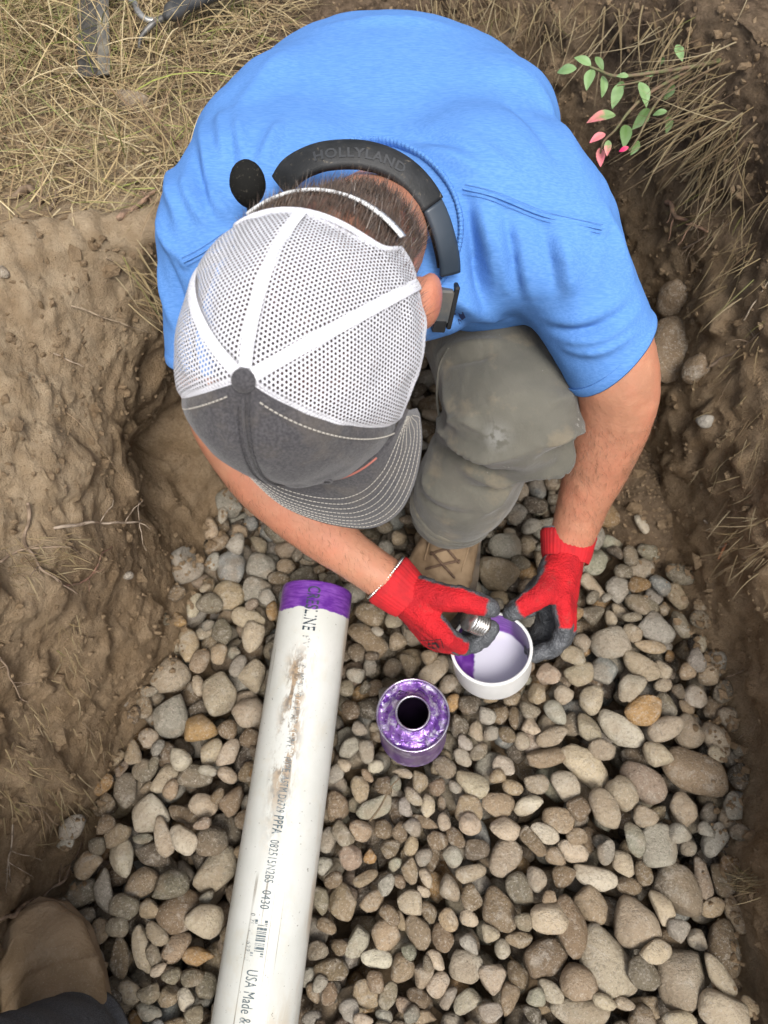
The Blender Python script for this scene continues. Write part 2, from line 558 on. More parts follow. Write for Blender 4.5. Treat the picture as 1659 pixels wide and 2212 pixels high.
# ================================================================== river stones in the trench
# traced from the photograph: zoom window (origin x, y, scale), then x, y, long, short, angle of the long axis (clockwise), colour
TRACE = {
 (0, 1960, 2.765): """500 305 200 150 -20 g;455 420 130 90 -20 g;720 285 160 110 -50 n;635 425 130 120 90 d;790 345 210 130 -35 t;1000 200 260 230 -30 w;840 100 220 180 90 d;1165 80 140 100 90 t;1245 205 240 120 20 n;1380 135 200 170 20 b;1395 275 130 80 -15 p;1120 355 290 140 75 b;1270 380 230 170 60 w;955 370 150 80 0 e;560 560 220 150 -55 t;525 750 240 190 -10 d;805 510 280 170 80 w;690 740 310 120 80 g;940 680 270 190 -25 t;1180 690 260 190 -10 d;1030 475 260 170 10 k;1450 390 240 210 0 k;1480 590 390 230 -55 b;845 850 200 190 0 d;540 925 150 145 0 d;425 840 140 100 30 k;650 1025 190 140 -60 t;805 990 160 140 0 d;1020 860 150 140 0 t;1215 880 330 270 -35 n;1410 950 270 240 0 b;790 1210 310 130 90 n;945 1150 350 130 80 b;1065 1040 190 120 45 b;1040 1190 170 100 70 d;1190 1130 260 150 -50 t;1345 1205 220 150 10 o;1085 1290 140 80 -25 b;620 1220 180 130 60 g;665 1300 160 100 -75 n;860 1460 190 170 20 b;1010 1460 170 140 -10 d;1130 1480 180 140 -70 t;1255 1500 170 130 75 w;1170 1330 140 120 0 d;1310 1345 170 130 -10 d;1400 1410 200 150 -70 d;730 1480 190 150 10 k;990 1600 190 130 20 g;1325 1610 150 140 90 d""",
 (0, 1200, 2.765): """1285 590 250 245 0 g;1580 570 220 200 90 u;1465 545 130 90 -80 g;1560 765 230 200 10 t;1220 780 150 110 -15 n;1320 830 170 100 -80 b;1450 850 160 150 30 d;1200 930 150 90 40 o;1120 950 140 80 30 d;1050 1110 150 120 80 t;1280 1110 230 150 80 t;975 1150 130 80 60 n;1160 1315 270 260 0 b;1365 1230 180 120 -70 t;1490 1170 150 110 -70 t;1600 1160 90 90 0 e;1345 1390 150 90 85 b;1495 1450 270 240 70 b;1150 1610 290 240 85 g;1365 1680 240 190 -10 o;995 1760 140 140 45 b;860 1500 140 60 85 g;960 1540 160 120 80 n;980 1440 190 80 5 d;1550 1700 140 140 0 n;1430 1860 220 140 -55 b;1560 1870 230 120 -60 b;890 1870 170 120 80 t;965 1985 180 150 -60 d;770 1900 140 90 -45 t;1250 1930 160 150 90 w;1115 2060 240 150 -50 b;830 2130 240 170 80 d;1330 2040 240 180 20 d;1430 2000 130 80 10 g;1550 2020 150 110 30 b;1165 2130 150 100 -75 t;1480 400 200 100 -35 n;1440 310 140 110 70 t;1620 430 130 130 0 g;1530 220 110 70 90 g;1570 100 190 180 90 g;1640 315 110 90 0 t;1140 590 140 100 90 n""",
 (1420, 1200, 3.16): """220 610 230 200 10 e;230 810 270 110 45 b;620 950 280 160 5 d;225 1020 190 150 -20 d;375 1060 160 90 75 b;430 990 150 80 50 b;365 1260 310 260 10 g;740 1150 290 220 35 g;530 1190 170 130 60 b;505 1080 160 80 -15 d;665 1305 260 100 5 t;910 1120 240 130 65 d;1080 1070 180 150 60 d;135 1255 150 150 0 b;65 1380 220 110 15 b;300 1480 230 210 45 u;115 1520 230 170 -20 b;590 1450 340 180 45 b;780 1470 170 130 30 b;935 1510 150 130 -20 t;1010 1420 200 150 85 g;1100 1260 140 90 -80 b;1210 1410 220 170 60 g;790 1590 150 110 -5 b;490 1640 250 190 -60 w;210 1700 230 190 -70 b;605 1820 280 260 -30 o;810 1750 200 160 80 d;970 1770 160 90 35 t;1040 1690 210 160 50 w;910 1640 130 100 80 d;440 1940 430 210 45 w;770 1960 280 190 -30 b;990 1960 290 220 60 b;1220 2020 320 180 70 b;190 1930 280 170 50 b;710 2130 230 180 0 b;1190 2150 180 100 30 b;290 2110 210 180 0 b;1130 1520 180 170 30 t;900 720 230 150 10 d;560 390 160 70 60 w""",
 (1220, 1860, 2.37): """110 110 140 110 20 w;365 65 230 120 -10 t;600 110 350 160 40 b;690 45 150 120 0 b;1010 65 180 140 10 b;1265 160 450 230 25 t;1375 55 130 80 40 b;945 215 310 180 35 p;305 225 150 120 0 b;475 235 190 170 20 w;160 245 140 90 25 t;90 345 190 140 5 t;255 350 190 110 -25 w;550 370 150 130 45 n;690 380 260 150 70 b;795 290 220 180 75 b;1195 375 220 150 75 b;435 440 200 150 20 t;345 525 190 120 20 w;105 495 180 140 10 b;540 540 130 100 0 t;120 670 260 160 -65 b;270 580 210 90 50 n;520 630 210 130 20 b;410 660 120 110 0 t;935 440 150 120 20 b;870 565 220 110 75 e;1020 600 270 210 90 g;1135 530 140 120 0 g;1225 605 110 100 90 g;1310 500 110 100 0 g;1385 560 210 140 -60 g;660 790 270 140 15 w;830 700 170 130 30 b;290 795 160 110 60 w;200 860 220 150 55 d;865 835 150 120 0 n;645 960 240 170 50 t;900 1050 330 270 80 b;1140 860 390 250 65 d;1310 790 270 110 80 p;1035 960 230 110 60 b;1370 970 150 120 -20 t;1505 1010 250 100 70 t;360 1030 220 190 0 b;500 1080 390 180 75 n;75 980 290 200 80 n;210 1055 120 110 0 d;360 1275 260 240 -30 n;720 1300 500 290 60 b;920 1360 230 170 50 d;990 1230 200 150 -10 b;1190 1420 410 290 80 b;1365 1370 310 110 55 b;1430 1215 370 200 80 n;1280 1160 130 120 20 w;550 1430 260 210 50 t;60 1395 200 150 75 b;190 1380 190 120 55 n;385 1475 190 110 40 w;135 1525 200 110 -75 n;290 1500 120 120 0 e;305 1580 180 70 5 n;95 1215 120 100 -80 w;570 1610 370 200 0 b;1390 1580 290 230 10 b;1150 1640 200 110 0 b;690 1530 160 90 30 b;820 1545 130 80 10 b;1540 1560 130 110 30 t;1505 1430 90 80 90 n;200 1165 170 100 5 t;470 770 150 140 -30 n;360 905 90 80 0 t;1120 1090 140 120 40 g""",
 (720, 1860, 2.765): """605 135 120 100 -25 w;385 130 110 80 40 b;545 200 120 60 60 t;325 190 160 110 -70 g;495 300 190 130 85 t;650 270 140 130 0 n;795 185 150 70 5 b;920 260 190 110 90 t;1035 280 130 120 90 n;1280 260 260 170 30 b;1455 210 120 100 -20 t;1565 285 160 90 30 n;865 355 170 90 40 b;820 430 150 120 45 g;975 415 170 100 -80 b;600 430 270 140 -20 e;320 410 220 180 60 n;1250 440 230 190 75 t;1260 555 170 150 30 b;1470 410 240 180 10 t;1500 580 200 150 20 t;1085 525 130 90 80 b;950 530 210 80 25 n;870 565 140 110 40 g;495 585 170 150 30 t;655 580 150 130 60 n;770 600 150 110 80 n;370 620 190 120 50 d;260 650 180 130 -60 g;860 690 160 100 -65 t;705 720 140 130 0 n;1040 660 150 130 10 n;1165 635 180 110 55 n;945 775 130 120 -20 g;1520 780 290 210 -70 b;1320 725 170 150 10 k;1150 770 150 130 50 g;425 775 180 180 30 p;570 770 110 90 -70 o;240 840 130 120 90 g;740 825 110 80 -45 e;845 875 190 110 75 t;1280 885 230 130 -20 b;960 920 160 80 60 b;530 925 200 90 -30 t;310 940 140 110 -30 n;370 1090 280 190 75 t;675 970 170 110 -70 g;770 945 120 90 60 n;850 1090 190 180 20 b;580 1090 190 130 -30 t;220 1080 210 110 80 d;1120 1000 210 140 65 b;1280 1060 200 150 85 n;1455 1140 340 230 80 n;1600 1000 240 150 60 d;980 1160 160 110 50 n;905 1300 260 160 60 t;670 1325 220 200 60 t;1075 1340 220 150 70 n;1115 1220 170 120 60 t;1265 1210 140 110 20 b;260 1260 150 100 25 n;475 1390 230 150 -60 w;610 1490 220 140 10 w;200 1430 150 140 0 d;290 1560 250 180 10 n;790 1565 210 180 -60 t;1245 1550 240 220 20 w;935 1605 200 140 -75 b;1030 1500 170 110 45 b;1045 1670 190 140 -55 b;1440 1625 220 190 70 b;535 1745 230 180 60 t;605 1650 170 120 70 n;695 1750 210 120 -70 d;910 1770 190 130 30 n;1590 1610 200 130 60 o;1115 1765 180 90 -60 g;1245 1790 210 150 -30 w;1410 1865 170 140 0 g;1545 1790 210 130 -75 o;1500 1420 140 120 60 w;1405 1320 140 120 20 b;430 1850 180 140 60 g;280 1740 180 110 -75 n;165 1735 160 90 75 n;800 1820 130 110 20 p;955 1905 160 100 0 t;660 1900 130 110 20 g;520 1910 140 100 0 b;150 1910 140 110 0 g;120 1620 160 100 -60 g;1270 1390 170 110 50 g;775 1230 150 80 70 t;940 1020 110 70 30 b""",
 (840, 1620, 2.765): """510 90 170 110 75 t;690 130 240 140 -40 b;650 50 120 100 -20 t;815 350 130 110 -50 o;860 510 170 130 70 k;1050 460 130 110 20 g;985 570 180 110 75 b;1080 570 110 110 0 g;895 640 130 90 60 g;1140 430 150 130 -60 n;1360 520 150 120 50 b;1245 460 170 80 85 n;1355 410 150 120 10 d;1490 155 170 150 20 p;1405 290 160 120 80 t;1600 300 140 130 0 w;1520 590 240 130 -25 b;1300 620 130 110 60 b;1195 585 120 110 0 n;1000 700 150 110 -40 d;885 740 150 110 60 g;160 540 120 100 30 g;130 170 140 100 0 g;90 670 180 120 -50 g;270 250 120 120 0 n;400 110 150 120 -30 d;60 250 120 120 0 d;1540 420 200 130 60 g""",
 (940, 1320, 3.072): """1000 100 260 190 0 g;940 310 330 230 20 t;760 430 150 140 90 g;960 490 160 110 10 t;1185 90 120 120 0 t;940 560 110 100 40 w;1530 970 220 130 15 b;1600 850 150 140 90 g;130 1040 150 150 30 d;260 1020 190 120 75 t;160 870 150 130 -30 t;140 710 150 130 0 b;180 30 120 100 0 t;70 110 130 110 0 g""",
 (840, 1380, 5.53): "470 820 430 330 10 n;430 1130 640 300 45 n;820 940 240 190 0 g;570 1060 180 130 40 g;850 1240 250 230 -40 n",
 (480, 1380, 3.607): "610 80 260 220 20 g;830 90 170 160 20 t;770 200 210 120 0 n;570 290 260 240 0 g;680 400 160 160 0 g;490 560 330 200 20 b;530 750 280 210 -80 b;530 1070 280 230 -60 b;490 1420 300 260 -20 b;720 530 180 110 90 o",
}
SCOL = {'w': (.45, .415, .355), 'b': (.41, .355, .285), 'g': (.315, .30, .275), 't': (.315, .252, .180), 'n': (.195, .148, .102),
        'd': (.185, .165, .130), 'k': (.110, .092, .074), 'o': (.32, .205, .098), 'p': (.32, .255, .205), 'e': (.29, .29, .24), 'u': (.245, .262, .270)}
SNAME = {'w': 'off-white', 'b': 'pale beige', 'g': 'grey', 't': 'tan', 'n': 'brown', 'd': 'dark grey-brown', 'k': 'very dark brown',
         'o': 'orange-brown', 'p': 'pinkish', 'e': 'greenish grey', 'u': 'bluish grey'}
def stone_material():
    t = NT('river_stone')
    co = t.coord(True)
    base = t.attr()
    m1 = t.ramp(t.noise(co, 26, 5, .65), .35, .68)
    c = t.mix(t.math('MULTIPLY', m1, .50), base, t.mix(.55, base, (.150, .112, .076)))
    m2 = t.ramp(t.noise(co, 48, 4, .65, .8), .52, .70)
    c = t.mix(t.math('MULTIPLY', m2, .45), c, (.45, .41, .345))
    sp = t.ramp(t.noise(co, 210, 4, .75), .52, .64)
    c = t.mix(t.math('MULTIPLY', sp, .50), c, t.mix(.7, c, (.040, .032, .026)))
    sp2 = t.ramp(t.noise(co, 330, 3, .7), .57, .66)
    c = t.mix(t.math('MULTIPLY', sp2, .50), c, (.54, .49, .42))
    vein = t.math('ABSOLUTE', t.math('SUBTRACT', t.noise(co, 22, 4, .6, 1.5), .5))
    c = t.mix(t.math('MULTIPLY', t.math('SUBTRACT', 1.0, t.ramp(vein, .004, .016)), .18), c, (.52, .48, .41))
    dust = t.ramp(t.noise(co, 13, 4, .6), .48, .62)
    c = t.mix(t.math('MULTIPLY', dust, .30), c, (.30, .22, .14))
    t.color(c)
    t.set(rough=t.math('ADD', t.math('MULTIPLY', m1, .25), .60), spec=.25)
    b1 = t.bump(t.noise(co, 75, 5, .65), .0035)
    t.bump(t.noise(co, 300, 4, .75), .0014, 1.0, b1)
    return t.m
STONE = stone_material()

def stone_shape(a, b, c, sub, seed, rough=1.0):
    """a pebble with half axes a, b, c about its own centre"""
    V, F = ico(sub)
    g = np.random.default_rng(seed)
    e = g.uniform(.78, 1.0)
    W = np.sign(V) * np.abs(V) ** e
    q = V * g.uniform(.75, 1.05) + g.uniform(-50, 50, 3)
    W = W * (1 + rough * .17 * vnoise(q * 1.1, seed % 97)[:, None] + rough * .09 * vnoise(q * 2.3, seed % 89)[:, None])
    for _ in range(int(g.integers(2, 8))):                     # worn flats
        n = nrm(g.normal(size=3) * [1, 1, .7])
        d = W @ n
        lim = g.uniform(.58, .88)
        W = W - np.outer(np.where(d > lim, (d - lim) * g.uniform(.55, .95), 0), n)
    W[:, 0] *= 1 + g.uniform(-.22, .22) * W[:, 1]
    W[:, 1] *= 1 + g.uniform(-.25, .25) * W[:, 0]
    W = W - (W.max(0) + W.min(0)) / 2
    W = W / np.abs(W).max(0)
    return W * np.array([a, b, c]), F

HMX0, HMY0, HS = -.66, -.50, .003
hx = np.arange(HMX0, .72, HS); hy = np.arange(HMY0, 1.25, HS)
HXG, HYG = np.meshgrid(hx, hy, indexing='ij')
HM = -.100 + mound(HXG, HYG) * 1.3
# the walls' feet: no stone may lie outside the trench
from_base = np.ones_like(HM, bool)
pb = Bx[::4]
def inside(px, py):
    x1, y1 = pb[:, 0], pb[:, 1]
    x2, y2 = np.roll(x1, -1), np.roll(y1, -1)
    c = np.zeros(np.shape(px), bool)
    for a, b, p, q in zip(x1, y1, x2, y2):
        if b != q:
            c ^= ((b > py) != (q > py)) & (px < (p - a) * (py - b) / (q - b) + a)
    return c
INS = inside(HXG, HYG)
HM[~INS] = .4
def footprint(a, b, c, rz, shrink=.93):
    r = max(a, b)
    n = int(math.ceil(r / HS)) + 1
    k = np.arange(-n, n + 1) * HS
    X, Y = np.meshgrid(k, k, indexing='ij')
    u = (X * math.cos(rz) + Y * math.sin(rz)) / (a * shrink)
    v = (-X * math.sin(rz) + Y * math.cos(rz)) / (b * shrink)
    q = u * u + v * v
    m = q < 1
    h = np.where(m, c * np.sqrt(np.clip(1 - q, 0, 1)), 0)
    return n, m, h
def window(x, y, n):
    i, j = int(round((x - HMX0) / HS)), int(round((y - HMY0) / HS))
    if i - n < 0 or j - n < 0 or i + n + 1 > HM.shape[0] or j + n + 1 > HM.shape[1]:
        return None
    return slice(i - n, i + n + 1), slice(j - n, j + n + 1)
def drop(x, y, fp):
    n, m, h = fp
    w = window(x, y, n)
    if w is None: return None
    return (HM[w] + h)[m].max()
def stamp(x, y, z, fp):
    n, m, h = fp
    w = window(x, y, n)
    if w is None: return
    sub = HM[w]
    sub[m] = np.maximum(sub[m], (z + h)[m])
PIPE_A, PIPE_B, PIPE_R = PX(686, 1277, 1.14), PX(550, 2212, .915), .0535
PIPE_DIR = nrm(PIPE_B - PIPE_A)
PIPE_END = PIPE_A + PIPE_DIR * 1.35
CAN_TOP = PX(892, 1543, 1.024)
keep = []          # (x, y, z, a, b, c, rz, tilt, colour key, seed, traced)
srng = np.random.default_rng(11)
# bottom layer
keys = list('bbgggtttnnnnddddkkkoeup')
for _ in range(1900):
    a = srng.uniform(.017, .030); b = a * srng.uniform(.65, .95); c = b * srng.uniform(.6, .85)
    rz = srng.uniform(0, math.pi)
    fp = footprint(a, b, c, rz)
    best = None
    for _k in range(6):
        x, y = srng.uniform(-.55, .6), srng.uniform(-.42, 1.1)
        z = drop(x, y, fp)
        if z is not None and (best is None or z < best[2]): best = (x, y, z)
    x, y, z = best
    if z + c > -.020 or mound(x, y) > .05: continue
    stamp(x, y, z, fp)
    keep.append((x, y, z, a, b, c, rz, srng.uniform(-.3, .3), keys[srng.integers(len(keys))], int(srng.integers(1e6)), False))
# pipe, can and boots take their room
for t in np.linspace(0, 1.35, 300):
    q = PIPE_A + PIPE_DIR * t
    msk = (HXG - q[0]) ** 2 + (HYG - q[1]) ** 2 < (PIPE_R * .8) ** 2
    HM[msk] = np.maximum(HM[msk], .1)
for cxy, rr in (((CAN_TOP[0] + .005, CAN_TOP[1]), .049), ((.075, .47), .055), ((.06, .41), .05)):
    msk = (HXG - cxy[0]) ** 2 + (HYG - cxy[1]) ** 2 < rr ** 2
    HM[msk] = np.maximum(HM[msk], .1)
HMfree = HM < .09
# traced stones
tr = []
for (ox, oy, sc), txt in TRACE.items():
    for it in txt.split(';'):
        q = it.split()
        x, y, lo, sh, an = map(float, q[:5])
        tr.append(((ox + x / sc) / 1.15733, (oy + y / sc) / 1.15733, lo / sc / 1.15733, sh / sc / 1.15733, an, q[5]))
tr.sort(key=lambda t: -t[2] * t[3])
placed = []
for (x, y, lo, sh, an, ck) in tr:
    if any((x - p[0]) ** 2 + (y - p[1]) ** 2 < (.33 * (p[3] + sh)) ** 2 for p in placed): continue
    placed.append((x, y, lo, sh))
    P = ONZ(x, y, .012)
    e0, e1 = ONZ(x - lo / 2 * math.cos(R(an)), y - lo / 2 * math.sin(R(an)), .012), ONZ(x + lo / 2 * math.cos(R(an)), y + lo / 2 * math.sin(R(an)), .012)
    f0, f1 = ONZ(x + sh / 2 * math.sin(R(an)), y - sh / 2 * math.cos(R(an)), .012), ONZ(x - sh / 2 * math.sin(R(an)), y + sh / 2 * math.cos(R(an)), .012)
    a, b = np.linalg.norm(e1 - e0) / 2 * 1.03, np.linalg.norm(f1 - f0) / 2 * 1.03
    rz = math.atan2(e1[1] - e0[1], e1[0] - e0[0])
    c = b * srng.uniform(.62, .82)
    fp = footprint(a, b, c, rz, .86)
    z = drop(P[0], P[1], fp)
    if z is None: continue
    mo = float(mound(P[0], P[1]))
    z = min(z, .012 + mo * .9 + .15 * c)
    z = max(z, -.012 + mo * .5)
    stamp(P[0], P[1], z, footprint(a, b, c, rz, .97))
    keep.append((P[0], P[1], z, a, b, c, rz, srng.uniform(-.12, .12), ck, int(srng.integers(1e6)), True))
# stones that fill the gaps
for _ in range(5200):
    a = srng.uniform(.016, .028) if _ < 4900 else srng.uniform(.011, .015)
    b = a * srng.uniform(.62, .95); c = b * srng.uniform(.6, .9)
    rz = srng.uniform(0, math.pi)
    fp = footprint(a, b, c, rz)
    best = None
    for _k in range(8):
        x, y = srng.uniform(-.55, .6), srng.uniform(-.42, 1.1)
        z = drop(x, y, fp)
        if z is not None and (best is None or z < best[2]): best = (x, y, z)
    x, y, z = best
    mo = float(mound(x, y))
    if z + c > .006 + mo * .35 or (mo > .035 and srng.random() < .96): continue
    stamp(x, y, z, fp)
    keep.append((x, y, z, a, b, c, rz, srng.uniform(-.25, .25), keys[srng.integers(len(keys))], int(srng.integers(1e6)), False))
FILLZ = HM.copy()
# how large each one shows in the picture
def shown(k):
    px, py, d = project(np.array(k[:3]))
    if not (-20 < px < 1680 and -20 < py < 2235): return -1
    hid = 0
    if 430 < px < 1000 and 300 < py < 1040: hid = 1
    q = np.array(k[:3]) - PIPE_A; t = q @ PIPE_DIR
    if np.linalg.norm((q - t * PIPE_DIR)[:2]) < .045 and t > 0: hid = 1
    area = k[3] * k[4] * (FPX / d) ** 2
    n, m, h = footprint(k[3], k[4], k[5], k[6], .6)
    w = window(k[0], k[1], n)
    if w is None: return -1
    vis = (HM[w] <= (k[2] + h) + .004)[m].mean()
    return -1 if hid else area * vis * (1.25 if k[10] else 1.0)
score = np.array([shown(k) for k in keep])
order = np.argsort(-score)
single = set(int(i) for i in order[:300])
def zone(px, py):
    if px > 1240:
        if py < 1330: return 'in dirt beside the right glove'
        return 'along the right earth wall' if px > 1440 else ('right of the white cap' if py < 1700 else 'in the lower right gravel')
    if px < 650 and px < 690 - (py - 1245) * .14:
        return 'left of the pipe end' if py < 1450 else ('between pipe and left wall' if py < 1800 else 'between pipe and tan boot')
    if py < 1330: return 'between boot and red gloves'
    if py < 1640: return 'around the purple can'
    return 'just below the purple can' if py < 1800 else ('in the lower middle gravel' if py < 2000 else 'at the bottom right of the pipe')
counts = {}
stuffV, stuffF, stuffC, nv = [], [], [], 0
for i, k in enumerate(keep):
    x, y, z, a, b, c, rz, ti, ck, seed, traced = k
    one = i in single
    V, F = stone_shape(a, b, c, 3 if one else 2, seed)
    cr, sr = math.cos(rz), math.sin(rz)
    ct, st = math.cos(ti), math.sin(ti)
    M = np.array([[cr, -sr, 0], [sr, cr, 0], [0, 0, 1]]) @ np.array([[ct, 0, st], [0, 1, 0], [-st, 0, ct]])
    V = V @ M.T
    g = np.random.default_rng(seed + 5)
    col = np.array(SCOL[ck]) * np.array([1.05, 1.0, .89]) * g.uniform(.72, 1.15) * (1.0 if traced else .82) * (1 + g.uniform(-.025, .025, 3))
    if one:
        o = obj('river_stone', V + [x, y, z], F, STONE, loc=(x, y, z), col=np.tile(col, (len(V), 1)))
        px, py, dd = project(np.array([x, y, z]))
        size = 2 * math.sqrt(a * b)
        sz = 'large' if size > .066 else ('medium' if size > .046 else ('small' if size > .034 else 'very small'))
        ra = a / b
        sh = 'round' if ra < 1.2 else ('oval' if ra < 1.55 else ('long' if ra < 2.0 else 'very long narrow'))
        lab = '%s %s %s stone %s' % (sz, sh, SNAME[ck], zone(px, py))
        counts.setdefault(lab, []).append((o, px, py))
    else:
        stuffV.append(V + [x, y, z]); stuffF += [[q + nv for q in f] for f in F]; nv += len(V)
        stuffC.append(np.tile(col, (len(V), 1)))
for lab, os_ in counts.items():
    if len(os_) == 2:
        (o1, x1, y1), (o2, x2, y2) = os_
        if abs(x1 - x2) > abs(y1 - y2): e1, e2 = ('leftmost', 'rightmost') if x1 < x2 else ('rightmost', 'leftmost')
        else: e1, e2 = ('upper', 'lower') if y1 < y2 else ('lower', 'upper')
        ends = [', %s of two' % e1, ', %s of two' % e2]
    elif len(os_) == 3:
        s3 = sorted(range(3), key=lambda q: os_[q][2])
        ends = [None] * 3
        for q, w in zip(s3, ('topmost', 'middle', 'lowest')): ends[q] = ', %s of three' % w
    elif len(os_) > 3:
        s3 = sorted(range(len(os_)), key=lambda q: os_[q][2])
        ends = [''] * len(os_)
        for q, w in zip(s3, ('topmost', 'second from top', 'third from top', 'fourth from top', 'fifth from top', 'sixth from top')[:len(os_) - 1] + ('lowest',)): ends[q] = ', ' + w
    else:
        ends = [''] * len(os_)
    for (o, _, _), e in zip(os_, ends):
        tag(o, lab + e, 'stone', 'river stones in the trench gravel')
pebbles = obj('pebbles', np.concatenate(stuffV), stuffF, STONE, col=np.concatenate(stuffC))
tag(pebbles, 'smaller pebbles filling the gaps in the gravel bed', 'pebbles', kind='stuff')
print('stones', len(keep), 'traced', len(placed))
# ================================================================== white pipe with purple primer band
def lathe(prof, seg=64):
    """profile of (r, z) -> surface of revolution about z"""
    ang = np.linspace(0, 2 * math.pi, seg, endpoint=False)
    V = np.array([[r * math.cos(a), r * math.sin(a), z] for a in ang for r, z in prof])
    return V, grid_faces(seg, len(prof), True)
def place(V, c, ax, ay, az):
    V = np.asarray(V)
    return np.asarray(c) + np.outer(V[:, 0], ax) + np.outer(V[:, 1], ay) + np.outer(V[:, 2], az)

def primer_nodes(t, co):
    """brushed purple primer: streaky, darker where it pools"""
    st = t.noise(t.scaled(co, (9, 9, 60)), 6, 4, .6, .4)
    c = t.mix(t.ramp(st, .35, .7), (.115, .024, .25), (.22, .075, .39))
    return t.mix(t.ramp(t.noise(co, 30, 3), .58, .72), c, (.085, .014, .21))
def pipe_material(L):
    t = NT('white_pvc')
    co = t.coord()
    sep = t.n('SeparateXYZ'); t.l(co, sep.inputs[0])
    X, Y, Z = sep.outputs
    white = t.mix(t.ramp(t.noise(co, 12, 4), .3, .7), (.60, .605, .57), (.52, .53, .49))
    # dirt smears along the upper side, specks and long scratches
    n1 = t.noise(t.scaled(co, (1, 1, .35)), 55, 6, .72, .3)
    top = t.ramp(Y, .028, .052)
    zone = t.math('MULTIPLY', t.math('MULTIPLY', t.ramp(Z, .085, .13), t.math('SUBTRACT', 1.0, t.ramp(Z, .24, .40))), t.ramp(t.noise(co, 16, 3), .30, .46))
    band = t.math('SUBTRACT', 1.0, t.ramp(t.math('ABSOLUTE', t.math('ADD', X, .004)), .004, .026))
    heavy = t.math('MULTIPLY', t.math('MULTIPLY', zone, band), t.ramp(n1, .42, .54))
    zone2 = t.ramp(Z, .48, .62)
    side = t.math('MULTIPLY', t.ramp(X, .005, .03), t.math('SUBTRACT', 1.0, t.ramp(X, .040, .050)))
    lite = t.math('MULTIPLY', t.math('MULTIPLY', zone2, side), t.ramp(n1, .36, .60))
    c = t.mix(t.math('MULTIPLY', lite, .8), white, (.43, .33, .19))
    edge = t.math('MULTIPLY', t.ramp(X, .040, .052), t.ramp(t.noise(t.scaled(co, (1, 1, .2)), 30, 4), .42, .62))
    c = t.mix(t.math('MULTIPLY', edge, .55), c, (.38, .26, .15))
    c = t.mix(t.math('MULTIPLY', t.ramp(t.noise(co, 34, 5, .7), .5, .7), .22), c, (.50, .43, .30))
    c = t.mix(t.math('MULTIPLY', heavy, .92), c, t.mix(t.ramp(t.noise(co, 140, 3), .4, .6), (.30, .205, .115), (.13, .090, .055)))
    specks = t.ramp(t.noise(co, 210, 3, .7), .665, .715)
    c = t.mix(t.math('MULTIPLY', specks, .75), c, (.10, .085, .06))
    scr = t.math('MULTIPLY', t.ramp(t.noise(t.scaled(co, (1, 1, .012)), 190, 2), .665, .70), t.ramp(t.noise(co, 7, 3), .42, .56))
    c = t.mix(t.math('MULTIPLY', scr, .7), c, (.16, .13, .09))
    # primer on the spigot end, its edge brushed unevenly
    ez = t.math('ADD', Z, t.math('MULTIPLY', t.noise(t.scaled(co, (1, 1, .3)), 45, 3), .016))
    pm = t.math('SUBTRACT', 1.0, t.ramp(ez, .0500, .0510))
    c = t.mix(pm, c, primer_nodes(t, co))
    t.color(c)
    t.set(rough=t.math('SUBTRACT', .46, t.math('MULTIPLY', pm, .16)), spec=.45)
    t.bump(t.noise(co, 300, 4), .00025)
    return t.m
PIPE_L = 1.35
pz = PIPE_DIR
py_ = nrm(np.array([0, 0, 1.]) - pz * pz[2])
px_ = np.cross(py_, pz)
pipe = empty('drain_pipe', PIPE_A + np.array([0, 0, -PIPE_R]),
             'long white plastic pipe with a purple-painted end lying on the stones', 'pipe')
zs = np.concatenate([[0, .0012], np.linspace(.004, PIPE_L, 160)])
prof = [(PIPE_R - .0035, .25), (PIPE_R - .0035, .0015), (PIPE_R - .003, 0), (PIPE_R - .001, 0), (PIPE_R, .0012)] + [(PIPE_R, z) for z in np.linspace(.005, PIPE_L, 60)]
V, F = lathe(prof, 96)
def pipe_local(o):
    """object axes along the pipe, so that the material can use them"""
    o.matrix_parent_inverse = Matrix()
    rel = PIPE_A - np.array(pipe.location[:])
    o.matrix_basis = Matrix(((px_[0], py_[0], pz[0], rel[0]), (px_[1], py_[1], pz[1], rel[1]), (px_[2], py_[2], pz[2], rel[2]), (0, 0, 0, 1)))
def part_local(name, V, F, mat, parent, uv=None, col=None, smooth_shade=True):
    me = mesh_data(name, V, F, col, uv, smooth_shade)
    me.materials.append(mat)
    o = bpy.data.objects.new(name, me)
    COL.objects.link(o)
    o.parent = parent
    return o
tube_o = part_local('pipe_wall', V, F, pipe_material(PIPE_L), pipe)
pipe_local(tube_o)
INK = simple('printed_ink', (.085, .115, .13), .7, (.36, .38, .38), 160, lo=.50, hi=.72)
INKF = simple('faded_ink', (.12, .14, .145), .7, (.60, .60, .56), 120, lo=.42, hi=.60)
INKB = simple('dark_ink', (.03, .045, .06), .7)
def zof(py):
    """distance along the pipe of a picture row, on the pipe's top line"""
    z = np.linspace(-.05, 1.3, 4000)
    P = PIPE_A + np.outer(z, PIPE_DIR) + py_ * PIPE_R
    return float(np.interp(py, project(P)[1], z))
def on_pipe(V, z0, phi, r=PIPE_R + .0004):
    """text plane (x along the line, y up the letters) wrapped on the pipe: letters' tops to picture right"""
    a = V[:, 1] / PIPE_R + phi
    return np.stack([np.sin(a) * r, np.cos(a) * r, z0 + V[:, 0]], 1)
def pipe_text(s, y0, y1, size, mat, phi=0.0, bold=0.0, xs=None):
    V, F = text_mesh(s, size, 0, 1.08, bold)
    z0, z1 = zof(y0), zof(y1)
    V = V - [V[:, 0].min(), 0, 0]
    V[:, 0] *= (z1 - z0) / V[:, 0].max()
    o = part_local('lettering', on_pipe(V, z0, phi), F, mat, pipe, smooth_shade=False)
    pipe_local(o)
    return o
